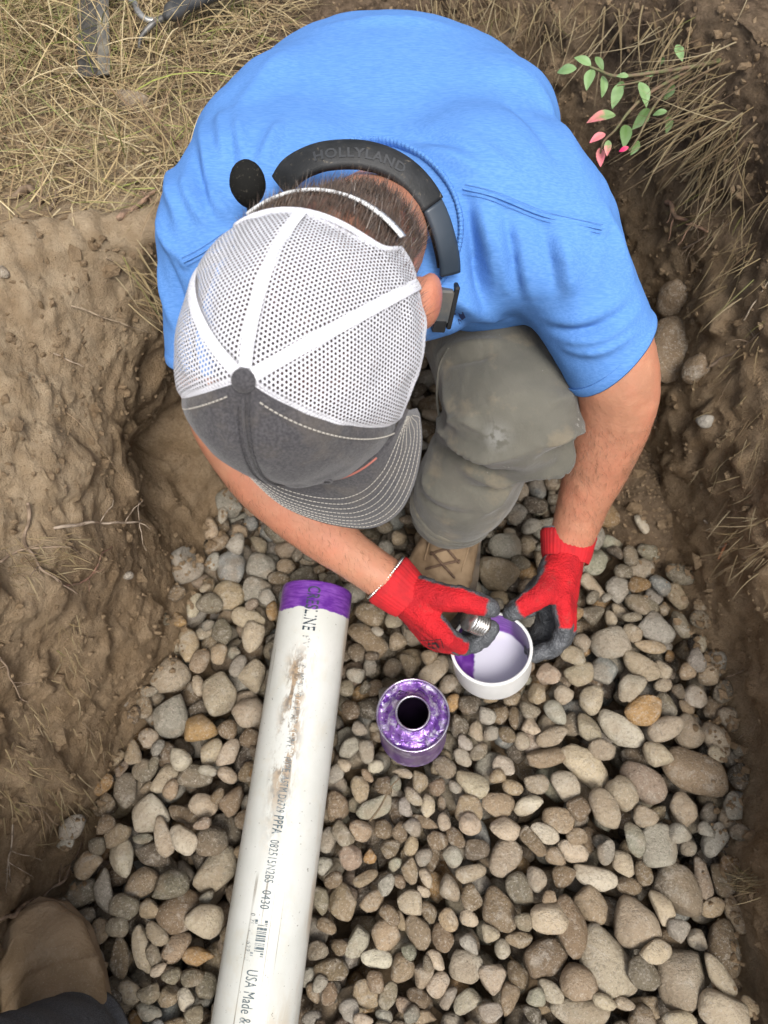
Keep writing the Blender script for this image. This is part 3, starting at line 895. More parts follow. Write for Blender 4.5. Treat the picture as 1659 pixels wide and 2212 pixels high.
pipe_text('CRESLINE', 1266, 1361, .026, INKB, .02, .0004)
pipe_text('PV', 1373, 1398, .016, INKF, .0)
pipe_text('COMPOUND C  H  AN', 1436, 1560, .015, INKF, .0)
pipe_text('SEWER PIPE', 1572, 1668, .016, INKF, -.01)
pipe_text('ASTM D2729', 1676, 1755, .0155, INK, -.01)
pipe_text('PPFA', 1762, 1802, .018, INK, -.02, .0003)
pipe_text('082515N2BS', 1815, 1907, .0165, INK, -.03)
pipe_text('0430', 1924, 1964, .0165, INK, -.04)
pipe_text('USA Made & Owned', 2097, 2290, .020, INK, -.10)
# barcode
bz0, bz1 = zof(1988), zof(2066)
bars, z = [], bz0
brng = np.random.default_rng(3)
while z < bz1:
    w = brng.choice([.0009, .0009, .0018, .0027])
    x0, x1 = -.0075, .0085
    V = np.array([[z - bz0, x0, 0], [z - bz0 + w, x0, 0], [z - bz0 + w, x1, 0], [z - bz0, x1, 0]])
    if not (z < bz0 + .004 or z > bz1 - .005): V[:2, 1] += .004
    bars.append((on_pipe(V, bz0, -.06), [[0, 1, 2, 3]]))
    z += w + brng.choice([.0009, .0013, .002])
V, F = join(bars)
o = part_local('barcode', V, F, INK, pipe, smooth_shade=False); pipe_local(o)
V, F = text_mesh('0 78240 16291 0', .0085, 0, 1.15)
V = V - [V[:, 0].min(), 0, 0]; V[:, 0] *= (bz1 - bz0 + .012) / V[:, 0].max()
o = part_local('lettering', on_pipe(V, bz0 - .006, -.06 - .0118 / PIPE_R), F, INKF, pipe, smooth_shade=False); pipe_local(o)

# ================================================================== purple-stained metal can
can_up = nrm(np.array([-.035, 0.01, 1.0]))
can_ax = nrm(np.cross([0, 1, 0], can_up)); can_ay = np.cross(can_up, can_ax)
CR, CH = .0505, .118
can = empty('primer_can', CAN_TOP - can_up * CH, 'open metal can covered in purple primer standing on the stones', 'can')
def can_material(name, side):
    t = NT(name)
    co = t.coord()
    n = t.noise(co, 55 if not side else 24, 5, .65, 1.2)
    pur = t.mix(t.ramp(t.noise(co, 34, 4, .6, .6), .35, .65), (.095, .026, .23), (.25, .12, .40))
    bare = t.mix(t.ramp(t.noise(co, 80, 3), .4, .6), (.52, .47, .60), (.22, .18, .28))
    c = t.mix(t.ramp(n, .48, .60), pur, bare)
    if not side:
        c = t.mix(t.ramp(t.noise(co, 42, 4, .7, 1.5), .60, .66), c, (.012, .006, .022))
        c = t.mix(t.ramp(t.noise(co, 95, 3, .6, 1.0), .64, .70), c, (.72, .60, .74))
    else:
        c = t.mix(t.ramp(t.noise(t.scaled(co, (1, 1, .25)), 60, 4), .42, .7), c, (.20, .13, .27))
        c = t.mix(.35, c, (.16, .12, .20))
    t.color(c)
    t.set(metal=.55 if not side else .25, rough=.22 if not side else .38, spec=.6)
    t.bump(t.noise(co, 65, 4, .6, .6), .004 if not side else .0012)
    return t.m
METAL = simple('tin_rim', (.56, .54, .58), .25, (.30, .22, .38), 60, metal=.9)
def on_can(prof, seg=72):
    V, F = lathe(prof, seg)
    return place(V, CAN_TOP - can_up * CH, can_ax, can_ay, can_up), F
V, F = on_can([(0, 0), (CR - .004, 0), (CR - .001, .001), (CR, .003), (CR, .004), (CR - .001, .006)] + [(CR - .001, z) for z in np.linspace(.012, CH - .006, 14)])
obj('can_body', V, F, can_material('stained_can_side', True), can)
V, F = on_can([(CR - .001, CH - .006), (CR + .0006, CH - .0045), (CR + .0008, CH - .001), (CR, CH), (CR - .0016, CH), (CR - .0024, CH - .001), (CR - .0026, CH - .006)])
obj('can_rim', V, F, METAL, can)
prof = [(CR - .0026, CH - .006), (CR - .004, CH - .0075), (CR - .008, CH - .0078), (CR - .012, CH - .005), (CR - .016, CH - .0015), (CR - .020, CH + .001), (CR - .0245, CH + .0015), (CR - .0262, CH + .003)]
V, F = on_can(prof)
ct = obj('can_top', V, F, can_material('stained_can_top', False), can)
NR = .0225
V, F = on_can([(NR + .0018, CH + .0025), (NR + .002, CH + .008), (NR + .0016, CH + .0098), (NR + .0004, CH + .0104), (NR - .001, CH + .0096), (NR - .0014, CH + .0075)])
neck = obj('neck', V, F, METAL, can)
V, F = on_can([(NR - .0014, CH + .0075), (NR - .0014, CH - .045), (0, CH - .045)])
obj('dark_mouth', V, F, simple('mouth_black', (.004, .002, .006), .9, spec=.02), can)  # neck wall and bottom coloured near black

# ================================================================== white pipe cap held in the hands
cap_n = nrm(camvec(0, math.sin(R(28)), math.cos(R(28))) @ np.eye(3))
v_ = ray(1062, 1400); vdir = -nrm(v_)
upi = camvec(0, 1, 0); upi = nrm(upi - vdir * (upi @ vdir))
cap_n = nrm(vdir * math.cos(R(27)) + upi * math.sin(R(27)) + camvec(-.03, 0, 0))
cap_x = nrm(camvec(1, 0, 0) - cap_n * (camvec(1, 0, 0) @ cap_n)); cap_y = np.cross(cap_n, cap_x)
CAPC = PX(1061, 1398, 1.02)
QR, QH = .0565, .058
pcap = empty('pipe_cap', CAPC - cap_n * QH, 'round white plastic pipe cap with purple primer smeared inside, held between the red gloves', 'pipe cap')
def cap_inner_material():
    t = NT('primed_cap_inside')
    co = t.coord('')
    sep = t.n('SeparateXYZ'); t.l(co, sep.inputs[0])
    X, Y, Z = sep.outputs
    wn_ = t.noise(co, 40, 4, .6)
    # brushed on in three patches of the wall
    a1 = t.ramp(t.math('ADD', Y, t.math('MULTIPLY', wn_, .02)), -.006, .0)
    a2 = t.ramp(t.math('ADD', t.math('MULTIPLY', X, -1.0), t.math('MULTIPLY', wn_, .016)), .018, .024)
    a3 = t.ramp(t.math('ADD', t.math('MULTIPLY', X, -1.0), t.math('MULTIPLY', wn_, .012)), .030, .033)
    m = t.math('MAXIMUM', a1, a2)
    hz = t.ramp(t.math('ADD', Z, t.math('MULTIPLY', t.noise(t.scaled(co, (1, 1, 4)), 26, 3), .012)), -.041, -.037)
    m = t.math('MAXIMUM', t.math('MULTIPLY', m, hz), a3)
    m = t.math('MULTIPLY', m, t.ramp(t.noise(t.scaled(co, (1, 1, 3)), 30, 4, .6, .5), .16, .26))
    c = t.mix(m, (.66, .655, .75), primer_nodes(t, co))  # bare plastic tinted lilac: the purple bounce light is put into its colour
    c = t.mix(t.math('MULTIPLY', t.math('MULTIPLY', m, t.ramp(X, .028, .036)), .85), c, (.045, .010, .10))
    t.color(c)
    t.set(rough=.28, spec=.5)
    return t.m
WHITE = simple('white_plastic', (.80, .81, .81), .32, (.72, .72, .70), 14, bump=(220, .0002))
def local_part(name, V, F, mat, parent, c, ax, ay, az):
    o = part_local(name, V, F, mat, parent)
    rel = np.asarray(c) - world_loc(parent)
    o.matrix_basis = Matrix(((ax[0], ay[0], az[0], rel[0]), (ax[1], ay[1], az[1], rel[1]), (ax[2], ay[2], az[2], rel[2]), (0, 0, 0, 1)))
    return o
V, F = lathe([(0, -QH + .004), (QR * .55, -QH + .0035), (QR * .84, -QH + .001), (QR - .003, -QH + .004), (QR - .0012, -QH + .009), (QR - .0005, -.004), (QR, -.001), (QR - .0008, 0), (QR - .0036, 0), (QR - .0044, -.001)], 96)
local_part('cap_shell', V, F, WHITE, pcap, CAPC, cap_x, cap_y, cap_n)
V, F = lathe([(QR - .0044, -.001), (QR - .0046, -.004), (QR - .0052, -QH + .014), (QR - .008, -QH + .009), (QR * .7, -QH + .0075), (0, -QH + .0075)], 96)
local_part('cap_inside', V, F, cap_inner_material(), pcap, CAPC, cap_x, cap_y, cap_n)

# ================================================================== can lid with its dauber, held in the hand
LIDC = PX(1026, 1343, .985)
lid_d = nrm(PX(1068, 1362, 1.005) - PX(1005, 1335, .978))
lid_x = nrm(np.cross(lid_d, [0, 0, 1.])); lid_y = np.cross(lid_d, lid_x)
lid = empty('can_lid', LIDC, 'small ribbed silver can lid with applicator pinched in the glove over the white cap', 'lid')
pr = [(0, -.013), (.0150, -.013), (.0165, -.0115)]
for k in range(6):
    z = -.010 + k * .0042
    pr += [(.0165, z), (.0165, z + .0018), (.0150, z + .0024), (.0150, z + .0036)]
pr += [(.0155, .0155), (.0130, .0158), (.0125, .010), (0, .010)]
V, F = lathe(pr, 40)
o = obj('lid_shell', place(V, LIDC, lid_x, lid_y, lid_d), F, simple('lid_metal', (.62, .61, .58), .25, (.30, .28, .26), 70, metal=.85), lid)
rodp = [LIDC + lid_d * .01, LIDC + lid_d * .02, LIDC + lid_d * .028]
V, F = tube(rodp, .0022, 8)
obj('rod', V, F, METAL, lid)
V, F = tube([LIDC + lid_d * .026, LIDC + lid_d * .032, LIDC + lid_d * .038], [.005, .0068, .005], 12)
V = V + .0008 * vnoise(V * 500, 4)[:, None]
obj('dauber', V, F, simple('primer_wool', (.10, .02, .22), .9, (.05, .01, .12), 300), lid)
# ================================================================== person crouching in the trench
HC = np.array([0, 0, CAM_H]) + camvec(-.0556, .1318, -.584)
HL, HF, HU = nrm(camvec(.9776, -.1824, .1054)), nrm(camvec(-.1308, -.9178, -.375)), nrm(camvec(-.1651, -.3528, .921))
def hd(l, f, u):
    return HC + HL * l + HF * f + HU * u
person = empty('person', (0.05, .75, 0), 'person in blue t-shirt and white mesh cap crouching in the trench with red gloves', 'person')

def skin_material():
    t = NT('skin')
    co = t.coord()
    base = t.attr()
    c = t.mix(t.math('MULTIPLY', t.ramp(t.noise(co, 16, 5, .65), .35, .68), .55), base, t.mix(.6, base, (.56, .17, .10)))
    c = t.mix(t.math('MULTIPLY', t.ramp(t.noise(co, 60, 5, .7), .45, .7), .35), c, t.mix(.6, c, (.62, .33, .20)))
    c = t.mix(t.math('MULTIPLY', t.ramp(t.noise(co, 9, 3), .5, .7), .30), c, (.26, .125, .070))
    fr = t.ramp(t.noise(co, 95, 2), .72, .76)
    c = t.mix(t.math('MULTIPLY', fr, .55), c, (.17, .070, .035))
    t.color(c)
    t.set(rough=t.math('ADD', t.math('MULTIPLY', t.noise(co, 45, 4), .25), .36), spec=.42, sss=.10)
    t.b.inputs['Subsurface Radius'].default_value = (.010, .004, .002)
    b = t.bump(t.noise(co, 150, 5, .75), .0012)
    return t.m
SKIN = skin_material()
C7 = PX(800, 395, .72)
RA = [(462, 520, .81, .044), (454, 700, .855, .045), (474, 860, .90, .044), (520, 960, .925, .045), (590, 1050, .945, .044), (680, 1135, .965, .038), (772, 1209, .985, .0315), (858, 1268, 1.0, .030), (885, 1290, 1.003, .029)]
LA = [(1232, 510, .81, .044), (1290, 660, .83, .047), (1326, 790, .86, .050), (1331, 880, .90, .0475), (1298, 980, .96, .045), (1262, 1080, 1.01, .036), (1232, 1172, 1.045, .030), (1222, 1205, 1.05, .029)]
def chain(L, n=24):
    P = np.array([PX(*q[:3]) for q in L])
    r = np.array([[q[3], 0, 0] for q in L])
    return spline(P, n), spline(r, n)[:, 0]
body_parts = []
body_parts.append(ellipsoid(hd(0, -.014, -.014), HL, HF, HU, .078, .097, .108, 4))
body_parts.append(ellipsoid(hd(0, .035, -.075), HL, HF, HU, .060, .060, .070))
body_parts.append(ellipsoid(hd(0, .075, -.128), HL, HF, HU, .026, .022, .020))
body_parts.append(tube([hd(0, .085, -.015), hd(0, .098, -.045), hd(0, .110, -.062)], [.009, .012, .014], 10))
for s in (-1, 1):
    body_parts.append(ellipsoid(hd(s * .030, .086, -.028), HL, HF, HU, .017, .010, .009, 2))
    ec = hd(s * (.0760 if s > 0 else .066), -.040, -.034)
    ex = nrm(HL * s * .80 - HF * .38 - HU * .1)
    ez_ = nrm(HU * .75 - HF * .25 - ex * ((HU * .75 - HF * .25) @ ex)); ey_ = np.cross(ez_, ex)
    body_parts.append(ellipsoid(ec + ex * .006, ex, nrm(HF + HL * s * .12), HU, .0120, .0225, .028))
for dz, w in ((-.092, .022), (-.101, .020)):
    body_parts.append(tube([hd(-w, .084, dz), hd(0, .094, dz), hd(w, .084, dz)], [.004, .007, .004], 8))
nk = [hd(0, -.030, -.05), hd(.006, -.066, -.100), .5 * (hd(.01, -.085, -.135) + C7) + np.array([0, 0, -.032]), C7 + np.array([0, .01, -.070]), C7 + np.array([0, .05, -.115])]
body_parts.append(tube(spline(nk, 14), np.interp(np.linspace(0, 1, 14), [0, .3, .6, .8, 1], [.058, .055, .057, .068, .10]), 20))
torso_c = [(-.005, .64, .535), (0, .70, .53), (.005, .80, .52), (.01, .90, .50), (.015, 1.0, .45), (.02, 1.06, .36), (.02, 1.08, .27)]
body_parts.append(tube(spline(torso_c, 20), .13, 24, .070, (0, 0, 1)))
P, r = chain(RA); body_parts.append(tube(P, r, 18))
P, r = chain(LA); body_parts.append(tube(P, r, 18))
KN = PX(1105, 885, .925); AN = PX(968, 1135, 1.125)
HIPL, HIPR = np.array([.11, 1.02, .30]), np.array([-.09, 1.02, .27])
KNR, ANR = np.array([-.10, .70, .075]), np.array([-.10, 1.08, .07])
body_parts.append(tube(spline([HIPL, .5 * (HIPL + KN), KN], 12), np.linspace(.085, .055, 12), 16))
body_parts.append(tube(spline([KN, .5 * (KN + AN) + [0, .03, 0], AN + np.array([0, .03, .03])], 12), np.linspace(.055, .035, 12), 16))
body_parts.append(tube(spline([HIPR, .5 * (HIPR + KNR), KNR], 12), np.linspace(.085, .05, 12), 16))
body_parts.append(tube(spline([KNR, .5 * (KNR + ANR), ANR], 12), np.linspace(.05, .035, 12), 16))
BV, BF = voxel(body_parts, .004, 6)
BN = vnormals(BV, BF)
q = BV - HC
ql, qf, qu = q @ HL, q @ HF, q @ HU
headr = np.linalg.norm(q, axis=1)
# scalp: everything above the hairline, down to the nape
el = np.sqrt((ql / .078) ** 2 + ((qf + .014) / .097) ** 2 + ((qu + .014) / .108) ** 2)
thu = np.interp(qf, [-.15, -.10, -.078, -.060, .0, .06], [-.19, -.165, -.125, -.035, -.01, .02])
nape = smooth(-.004, .006, qu - thu + .006 * vnoise(BV * 90, 4)) * (el < 1.45) * (headr < .20)
for s_e in (-1, 1):
    nape = nape * smooth(.030, .040, np.linalg.norm(BV - hd(s_e * .088, -.044, -.036), axis=1))
skin = np.array([.435, .205, .124])
scal = np.array([.045, .030, .022])
red = np.exp(-(np.linalg.norm(BV - hd(.095, -.045, -.036), axis=1) / .03) ** 2)[:, None]
col = skin * (1 - .0 * red) + red * np.array([.08, -.03, -.015])
HAIRM = np.clip(nape, 0, 1)
col = col * (1 - HAIRM[:, None]) + scal * HAIRM[:, None]
# fine creases inside the elbow and small bumps of muscle
BV2 = BV + BN * (.0010 * fbm(BV * 30, 3, 3) * (headr > .15))[:, None]
body = obj('body', BV2, BF, SKIN, person, col=col)
body_tree = bvh(BV2, BF)

# ------------------------------------------------------------------ hair
def strands(roots, dirs, length, rad, seed=1, bend=.3, seg=3):
    g = np.random.default_rng(seed)
    V, F = [], []
    for p, d in zip(roots, dirs):
        L = length * g.uniform(.6, 1.25)
        side = nrm(np.cross(d, g.normal(size=3)))
        k = nrm(g.normal(size=3)) * bend * L
        i0 = len(V)
        for j in range(seg + 1):
            t = j / seg
            c = p + d * L * t + k * t * t
            w = rad * (1 - t * .92)
            V.append(c + side * w); V.append(c - side * w)
        for j in range(seg):
            a = i0 + 2 * j
            F.append([a, a + 1, a + 3, a + 2])
    return np.array(V), F
g = np.random.default_rng(5)
cand = np.where((HAIRM > .45) & (qf < .05) & (ql > -.062))[0]
pick = g.choice(cand, 11000)
roots = BV2[pick] + g.normal(0, .0012, (len(pick), 3))
flow = nrm(-HF * .75 - HU * .62)
fl = flow[None] - BN[pick] * (BN[pick] @ flow)[:, None]
dirs = nrm(fl * .9 + BN[pick] * .42 + g.normal(0, .16, (len(pick), 3)))
HV, HFc = strands(roots, dirs, .015, .00035, 3, .25)
hc = np.repeat(np.array([.050, .033, .023])[None] * g.uniform(.6, 2.3, (len(pick), 1)), 8, 0)
HAIR = simple('short_brown_hair', (.05, .03, .02), .42, attr=True, spec=.6)
hair = obj('hair', HV, HFc, HAIR, person, col=hc)

g = np.random.default_rng(9)
fa = []
for L_ in (RA, LA):
    P, r = chain(L_, 24)
    d, t = polydist(BV2, P)
    fa.append(np.where((d < .06) & (t > .42) & (t < .97) & (headr > .25))[0])
fa = np.concatenate(fa)
pick = g.choice(fa, 4200)
axd = nrm(camvec(.25, -.9, -.2))
dirs = nrm(axd[None] - BN[pick] * (BN[pick] @ axd)[:, None] + BN[pick] * .35 + g.normal(0, .35, (len(pick), 3)))
AV, AF = strands(BV2[pick], dirs, .010, .00016, 11, .3)
obj('arm_hair', AV, AF, simple('fine_arm_hair', (.16, .085, .045), .5), person)

# ------------------------------------------------------------------ t-shirt
def cloth_material(name, c1, c2, scale=900, stretch=(1, .25, 1), rough=.85, fold=.0012, weave=.0004):
    t = NT(name)
    co = t.coord()
    st = t.noise(t.scaled(co, stretch), scale, 3, .6)
    c = t.mix(t.ramp(st, .34, .68), c1, c2)
    c = t.mix(t.math('MULTIPLY', t.ramp(t.noise(co, 14, 4), .4, .7), .12), c, c1)
    t.color(c)
    t.set(rough=rough, spec=.12)
    b = t.bump(t.noise(co, 60, 5, .6), fold)
    t.bump(t.noise(t.scaled(co, stretch), scale * 1.3, 2), weave, 1.0, b)
    return t.m
SHIRT = cloth_material('blue_heather_jersey', (.082, .212, .510), (.115, .262, .590), 640, (.16, 1, 1), fold=.0003, weave=.0001)
sp_ = []
SHIRT_E = ((560, 330, .86, .080, .09, .075), (490, 500, .81, .078, .105, .075), (1178, 490, .81, .080, .105, .075), (640, 288, .89, .100, .11, .085), (1040, 290, .89, .100, .11, .085), (620, 400, .80, .12, .11, .07), (1030, 400, .80, .12, .11, .07), (1050, 590, .87, .095, .06, .085), (560, 600, .88, .10, .06, .085))
torso_s = np.array([(0, .600, .555), (0, .70, .548), (.005, .80, .545), (.01, .90, .530), (.012, .98, .490), (.015, 1.05, .41), (.015, 1.09, .28)])
rx = [.150, .200, .212, .208, .190, .170, .160]; rz_ = [.070, .105, .118, .126, .125, .120, .115]
tt = np.linspace(0, 1, 24); t7 = np.linspace(0, 1, 7)
sp_.append(tube(spline(torso_s, 24), np.interp(tt, t7, rx), 32, np.interp(tt, t7, rz_), (0, 0, 1)))
E3 = ([1, 0, 0], [0, 1, 0], [0, 0, 1])
for x_, y_, d_, a_, b_, c_ in SHIRT_E:
    sp_.append(ellipsoid(PX(x_, y_, d_), *E3, a_, b_, c_))
LS = [(1190, 490, .80, .062), (1245, 610, .815, .063), (1298, 715, .84, .062), (1334, 800, .866, .062), (1338, 830, .885, .061)]
RS = [(480, 525, .80, .060), (462, 620, .83, .060), (458, 720, .86, .057), (462, 810, .885, .056), (470, 850, .90, .055)]
for L_ in (LS, RS):
    P, r = chain(L_, 14); sp_.append(tube(P, r, 24))
SV, SF = voxel(sp_, .0105, 40, .5, 1)
def hem_cut(V, F, L_, at):
    """open the end of a sleeve"""
    P, r = chain(L_, 14)
    i = int(at * 13)
    n = nrm(P[i] - P[i - 2])
    f0 = np.array([np.mean(V[f], 0) for f in F])
    return [f for f, c in zip(F, f0) if not ((c - P[i]) @ n > 0 and np.linalg.norm(c - P[i]) < .12)]
LSn = nrm(PX(*LS[3][:3]) - PX(*LS[2][:3])); RSn = nrm(PX(*RS[3][:3]) - PX(*RS[2][:3]))
fc = np.array([np.mean(SV[f], 0) for f in SF])
LHEM, RHEM = PX(1322, 757, .855), PX(460, 775, .875)
LHN = nrm(LSn + camvec(.55, .0, .0))
keepf = ~(((fc - LHEM) @ LHN > 0) & (np.linalg.norm(fc - LHEM, axis=1) < .13)) & ~(((fc - RHEM) @ RSn > 0) & (np.linalg.norm(fc - RHEM, axis=1) < .11))
SF = [f for f, k in zip(SF, keepf) if k]
# snap the rims to their planes
edge = {}
for f in SF:
    for a, b in zip(f, f[1:] + f[:1]):
        e = (min(a, b), max(a, b)); edge[e] = edge.get(e, 0) + 1
rim = sorted({v for e, n in edge.items() if n == 1 for v in e})
for v in rim:
    for c, n in ((LHEM, LHN), (RHEM, RSn)):
        d = (SV[v] - c) @ n
        if abs(d) < .02 and np.linalg.norm(SV[v] - c) < .13: SV[v] = SV[v] - n * d
used = sorted({v for f in SF for v in f})
remap = {v: i for i, v in enumerate(used)}
SV = SV[used]; SF = [[remap[v] for v in f] for f in SF]
SN = vnormals(SV, SF)
st_tree = bvh(SV, SF)
def onshirt(pts):
    return [cast(st_tree, x, y, .82)[0] for x, y in pts]
FOLDS = [  # picture points, width, height
    ([(440, 262), (446, 330), (452, 400)], .0075, .0040), ([(478, 240), (482, 300), (492, 350)], .008, .0036), ([(516, 236), (520, 300), (532, 350)], .008, .0032),
    ([(607, 262), (585, 310), (562, 365)], .008, .0042), ([(372, 360), (378, 430), (395, 500)], .008, .0045), ([(400, 380), (420, 440), (450, 490)], .008, .0048),
    ([(452, 395), (468, 440), (492, 470)], .008, .0050), ([(425, 330), (436, 400), (470, 470)], .007, -.0036), ([(346, 470), (362, 520), (392, 560)], .008, .0040),
    ([(345, 560), (360, 640), (380, 720)], .010, .0035), ([(365, 560), (385, 640), (400, 700)], .007, -.0035), ([(500, 300), (505, 380), (520, 430)], .007, -.0028),
    ([(1008, 428), (1020, 500), (1036, 600), (1045, 680)], .009, -.0085), ([(1030, 440), (1046, 520), (1066, 620)], .010, .0060), ([(1066, 460), (1080, 540), (1098, 640)], .011, .0048),
    ([(1110, 470), (1128, 560), (1150, 650)], .012, .0042), ([(1085, 455), (1105, 540), (1125, 640)], .008, -.0042), ([(1205, 500), (1222, 570), (1236, 640)], .012, .0036),
    ([(1170, 480), (1190, 560), (1205, 640)], .009, -.0035), ([(1180, 690), (1260, 690), (1350, 640)], .012, .0035), ([(1200, 725), (1290, 728), (1380, 670)], .009, .0040), ([(1215, 748), (1290, 757), (1370, 720)], .006, .0036),
    ([(1190, 708), (1270, 710), (1365, 655)], .007, -.0036), ([(900, 330), (980, 350), (1060, 395)], .012, .0042), ([(870, 300), (960, 310), (1060, 350)], .010, -.0030), ([(940, 290), (1040, 330), (1120, 390)], .013, .0030),
    ([(1085, 130), (1180, 240), (1250, 360)], .016, .0036), ([(1060, 150), (1150, 260), (1215, 370)], .014, -.0030), ([(1290, 430), (1330, 530), (1370, 620)], .012, .0036),
    ([(960, 620), (1010, 660), (1090, 690)], .010, .0050), ([(940, 660), (980, 690), (1040, 700)], .008, -.0045), ([(620, 110), (560, 180), (500, 250)], .016, .0030), ([(560, 640), (600, 560), (640, 470)], .012, .003),
    ([(700, 60), (850, 45), (980, 60)], .014, .0026)]
FOLDW = []
for pts, w, h in FOLDS:
    FOLDW.append((spline(np.array(onshirt(pts)), 12), w, h))
disp = .0012 * fbm(SV * 22, 3, 12) + .0028 * vnoise(SV * 9, 2)
for P, w, h in FOLDW:
    d, t = polydist(SV, P)
    disp = disp + 2.4 * h * np.exp(-(d / (w * .85)) ** 1.5) * np.sin(np.clip(t, .02, .98) * math.pi) ** .6
# shoulder and sleeve seams: a raised strip with a groove either side
SEAMS = [[(1002, 408), (1070, 425), (1180, 468), (1300, 495)], [(398, 566), (438, 545), (488, 512)],
         [(1300, 495), (1312, 430), (1290, 360)], [(1300, 495), (1285, 600), (1235, 700)], [(398, 566), (380, 500), (350, 455)]]
for k, pts in enumerate(SEAMS):
    P = spline(np.array(onshirt(pts)), 30)
    d, t = polydist(SV, P)
    disp = disp + (.0016 if k < 2 else .0007) * np.exp(-(d / .0055) ** 2) - (.0012 if k < 2 else .0005) * np.exp(-((d - .010) / .004) ** 2)
SV3 = SV + SN * disp[:, None]
shirt = obj('t_shirt', SV3, SF, SHIRT, person)
so = shirt.modifiers.new('thickness', 'SOLIDIFY'); so.thickness = .0016; so.offset = 0
ss2 = shirt.modifiers.new('smooth', 'SUBSURF'); ss2.levels = 1; ss2.render_levels = 1
sh_tree = bvh(SV3, SF)
# seams: a rolled strip with a row of stitches either side
STH = simple('blue_thread', (.065, .18, .47), .8)
def strip_on(tree, pts, r, mat, name, off=0.0):
    P = spline(np.array([cast(tree, x, y, .82)[0] for x, y in pts]), 60)
    T = nrm(np.gradient(P, axis=0))
    vd = nrm(np.array([0, 0, CAM_H]) - P)
    sd_ = nrm(np.cross(T, vd))
    Q = P + sd_ * off + vd * .0023
    V, F = tube(Q, r, 6)
    return obj(name, V, F, mat, shirt)
for pts in SEAMS[:2]:
    strip_on(sh_tree, pts, .0011, SHIRT, 'seam', 0)
    for o_ in (-.0042, .0042): strip_on(sh_tree, pts, .00032, STH, 'seam_stitch', o_)
# stitched hem bands and seam threads
def ring_on(V, c, n, off, rmax=.13, cnt=72):
    """outline of mesh V cut by the plane through c + n*off"""
    ax = nrm(np.cross(n, [.3, .2, .9])); ay = np.cross(n, ax)
    d = np.abs((V - c) @ n - off)
    m = (d < .006) & (np.linalg.norm(V - c, axis=1) < rmax)
    Q = V[m] - c
    an = np.arctan2(Q @ ay, Q @ ax); rr = np.hypot(Q @ ax, Q @ ay)
    out = []
    for a in np.linspace(-math.pi, math.pi, cnt, endpoint=False):
        w = np.exp(-((np.angle(np.exp(1j * (an - a)))) / .12) ** 2)
        out.append(c + n * off + (ax * math.cos(a) + ay * math.sin(a)) * (w @ rr / (w.sum() + 1e-9)))
    return np.array(out)
def closed_tube(P, r, seg=8, ry=None, up=None):
    n = len(P)
    T = nrm(np.roll(P, -1, 0) - np.roll(P, 1, 0))
    cen = P.mean(0)
    N = nrm((P - cen) - T * ((P - cen) * T).sum(1)[:, None])
    B = np.cross(T, N)
    a = np.linspace(0, 2 * math.pi, seg, endpoint=False)
    ry = r if ry is None else ry
    V = (P[:, None] + np.cos(a)[None, :, None] * N[:, None] * r + np.sin(a)[None, :, None] * B[:, None] * ry).reshape(-1, 3)
    F = []
    for i in range(n):
        for j in range(seg):
            F.append([i * seg + j, i * seg + (j + 1) % seg, ((i + 1) % n) * seg + (j + 1) % seg, ((i + 1) % n) * seg + j])
    return V, F
for c, n in ((LHEM, LHN), (RHEM, RSn)):
    Rg = ring_on(SV3, c, n, -.004)
    V, F = closed_tube(Rg, .0016, 8, .0075)
    obj('sleeve_hem', V, F, SHIRT, shirt)
# ribbed collar
collar_px = [(800 + 198 * math.cos(a), 492 + 188 * math.sin(a)) for a in np.linspace(0, 2 * math.pi, 64, endpoint=False)]
P = np.array([cast(sh_tree, x, y, .74)[0] for x, y in collar_px])
dd = np.array([project(p)[2] for p in P]); med = np.median(dd)
for i, (x, y) in enumerate(collar_px):
    P[i] = PX(x, y, min(max(dd[i], .66), .80))
for _ in range(5): P = .5 * P + .25 * (np.roll(P, 1, 0) + np.roll(P, -1, 0))
Pd = np.repeat(P, 6, 0)
Pd = np.stack([np.interp(np.linspace(0, 64, 640, endpoint=False), np.arange(65), np.append(P[:, k], P[0, k])) for k in range(3)], 1)
ribs = 1 + .07 * np.sign(np.sin(np.arange(640) * 2 * math.pi / 5))
n_ = len(Pd)
V, F = closed_tube(Pd, .0030, 10, .0090)
V = V.reshape(n_, 10, 3); V = (Pd[:, None] + (V - Pd[:, None]) * ribs[:, None, None]).reshape(-1, 3)
obj('collar', V, F, SHIRT, shirt)
# dark print on the chest, half hidden in the folds
PRT = simple('navy_print', (.012, .030, .11), .8)
pv, pf, n0 = [], [], 0
for blob in ([(978, 668), (985, 668), (985, 680), (979, 681)], [(990, 676), (1000, 674), (1006, 686), (998, 692), (992, 684)], [(989, 689), (996, 691), (998, 702), (992, 700)], [(1000, 696), (1006, 696), (1007, 706), (1002, 706)],
             [(1004, 708), (1014, 710), (1026, 700), (1029, 704), (1016, 714), (1005, 713)], [(994, 706), (1000, 708), (1002, 713), (995, 712)]):
    P3 = []
    for x, y in blob:
        p, nn = cast(sh_tree, x, y, .86)
        P3.append(p - nrm(ray(x, y)) * .0025)
    pv += P3; pf.append(list(range(n0, n0 + len(P3)))); n0 += len(P3)
obj('chest_print', pv, pf, PRT, shirt)

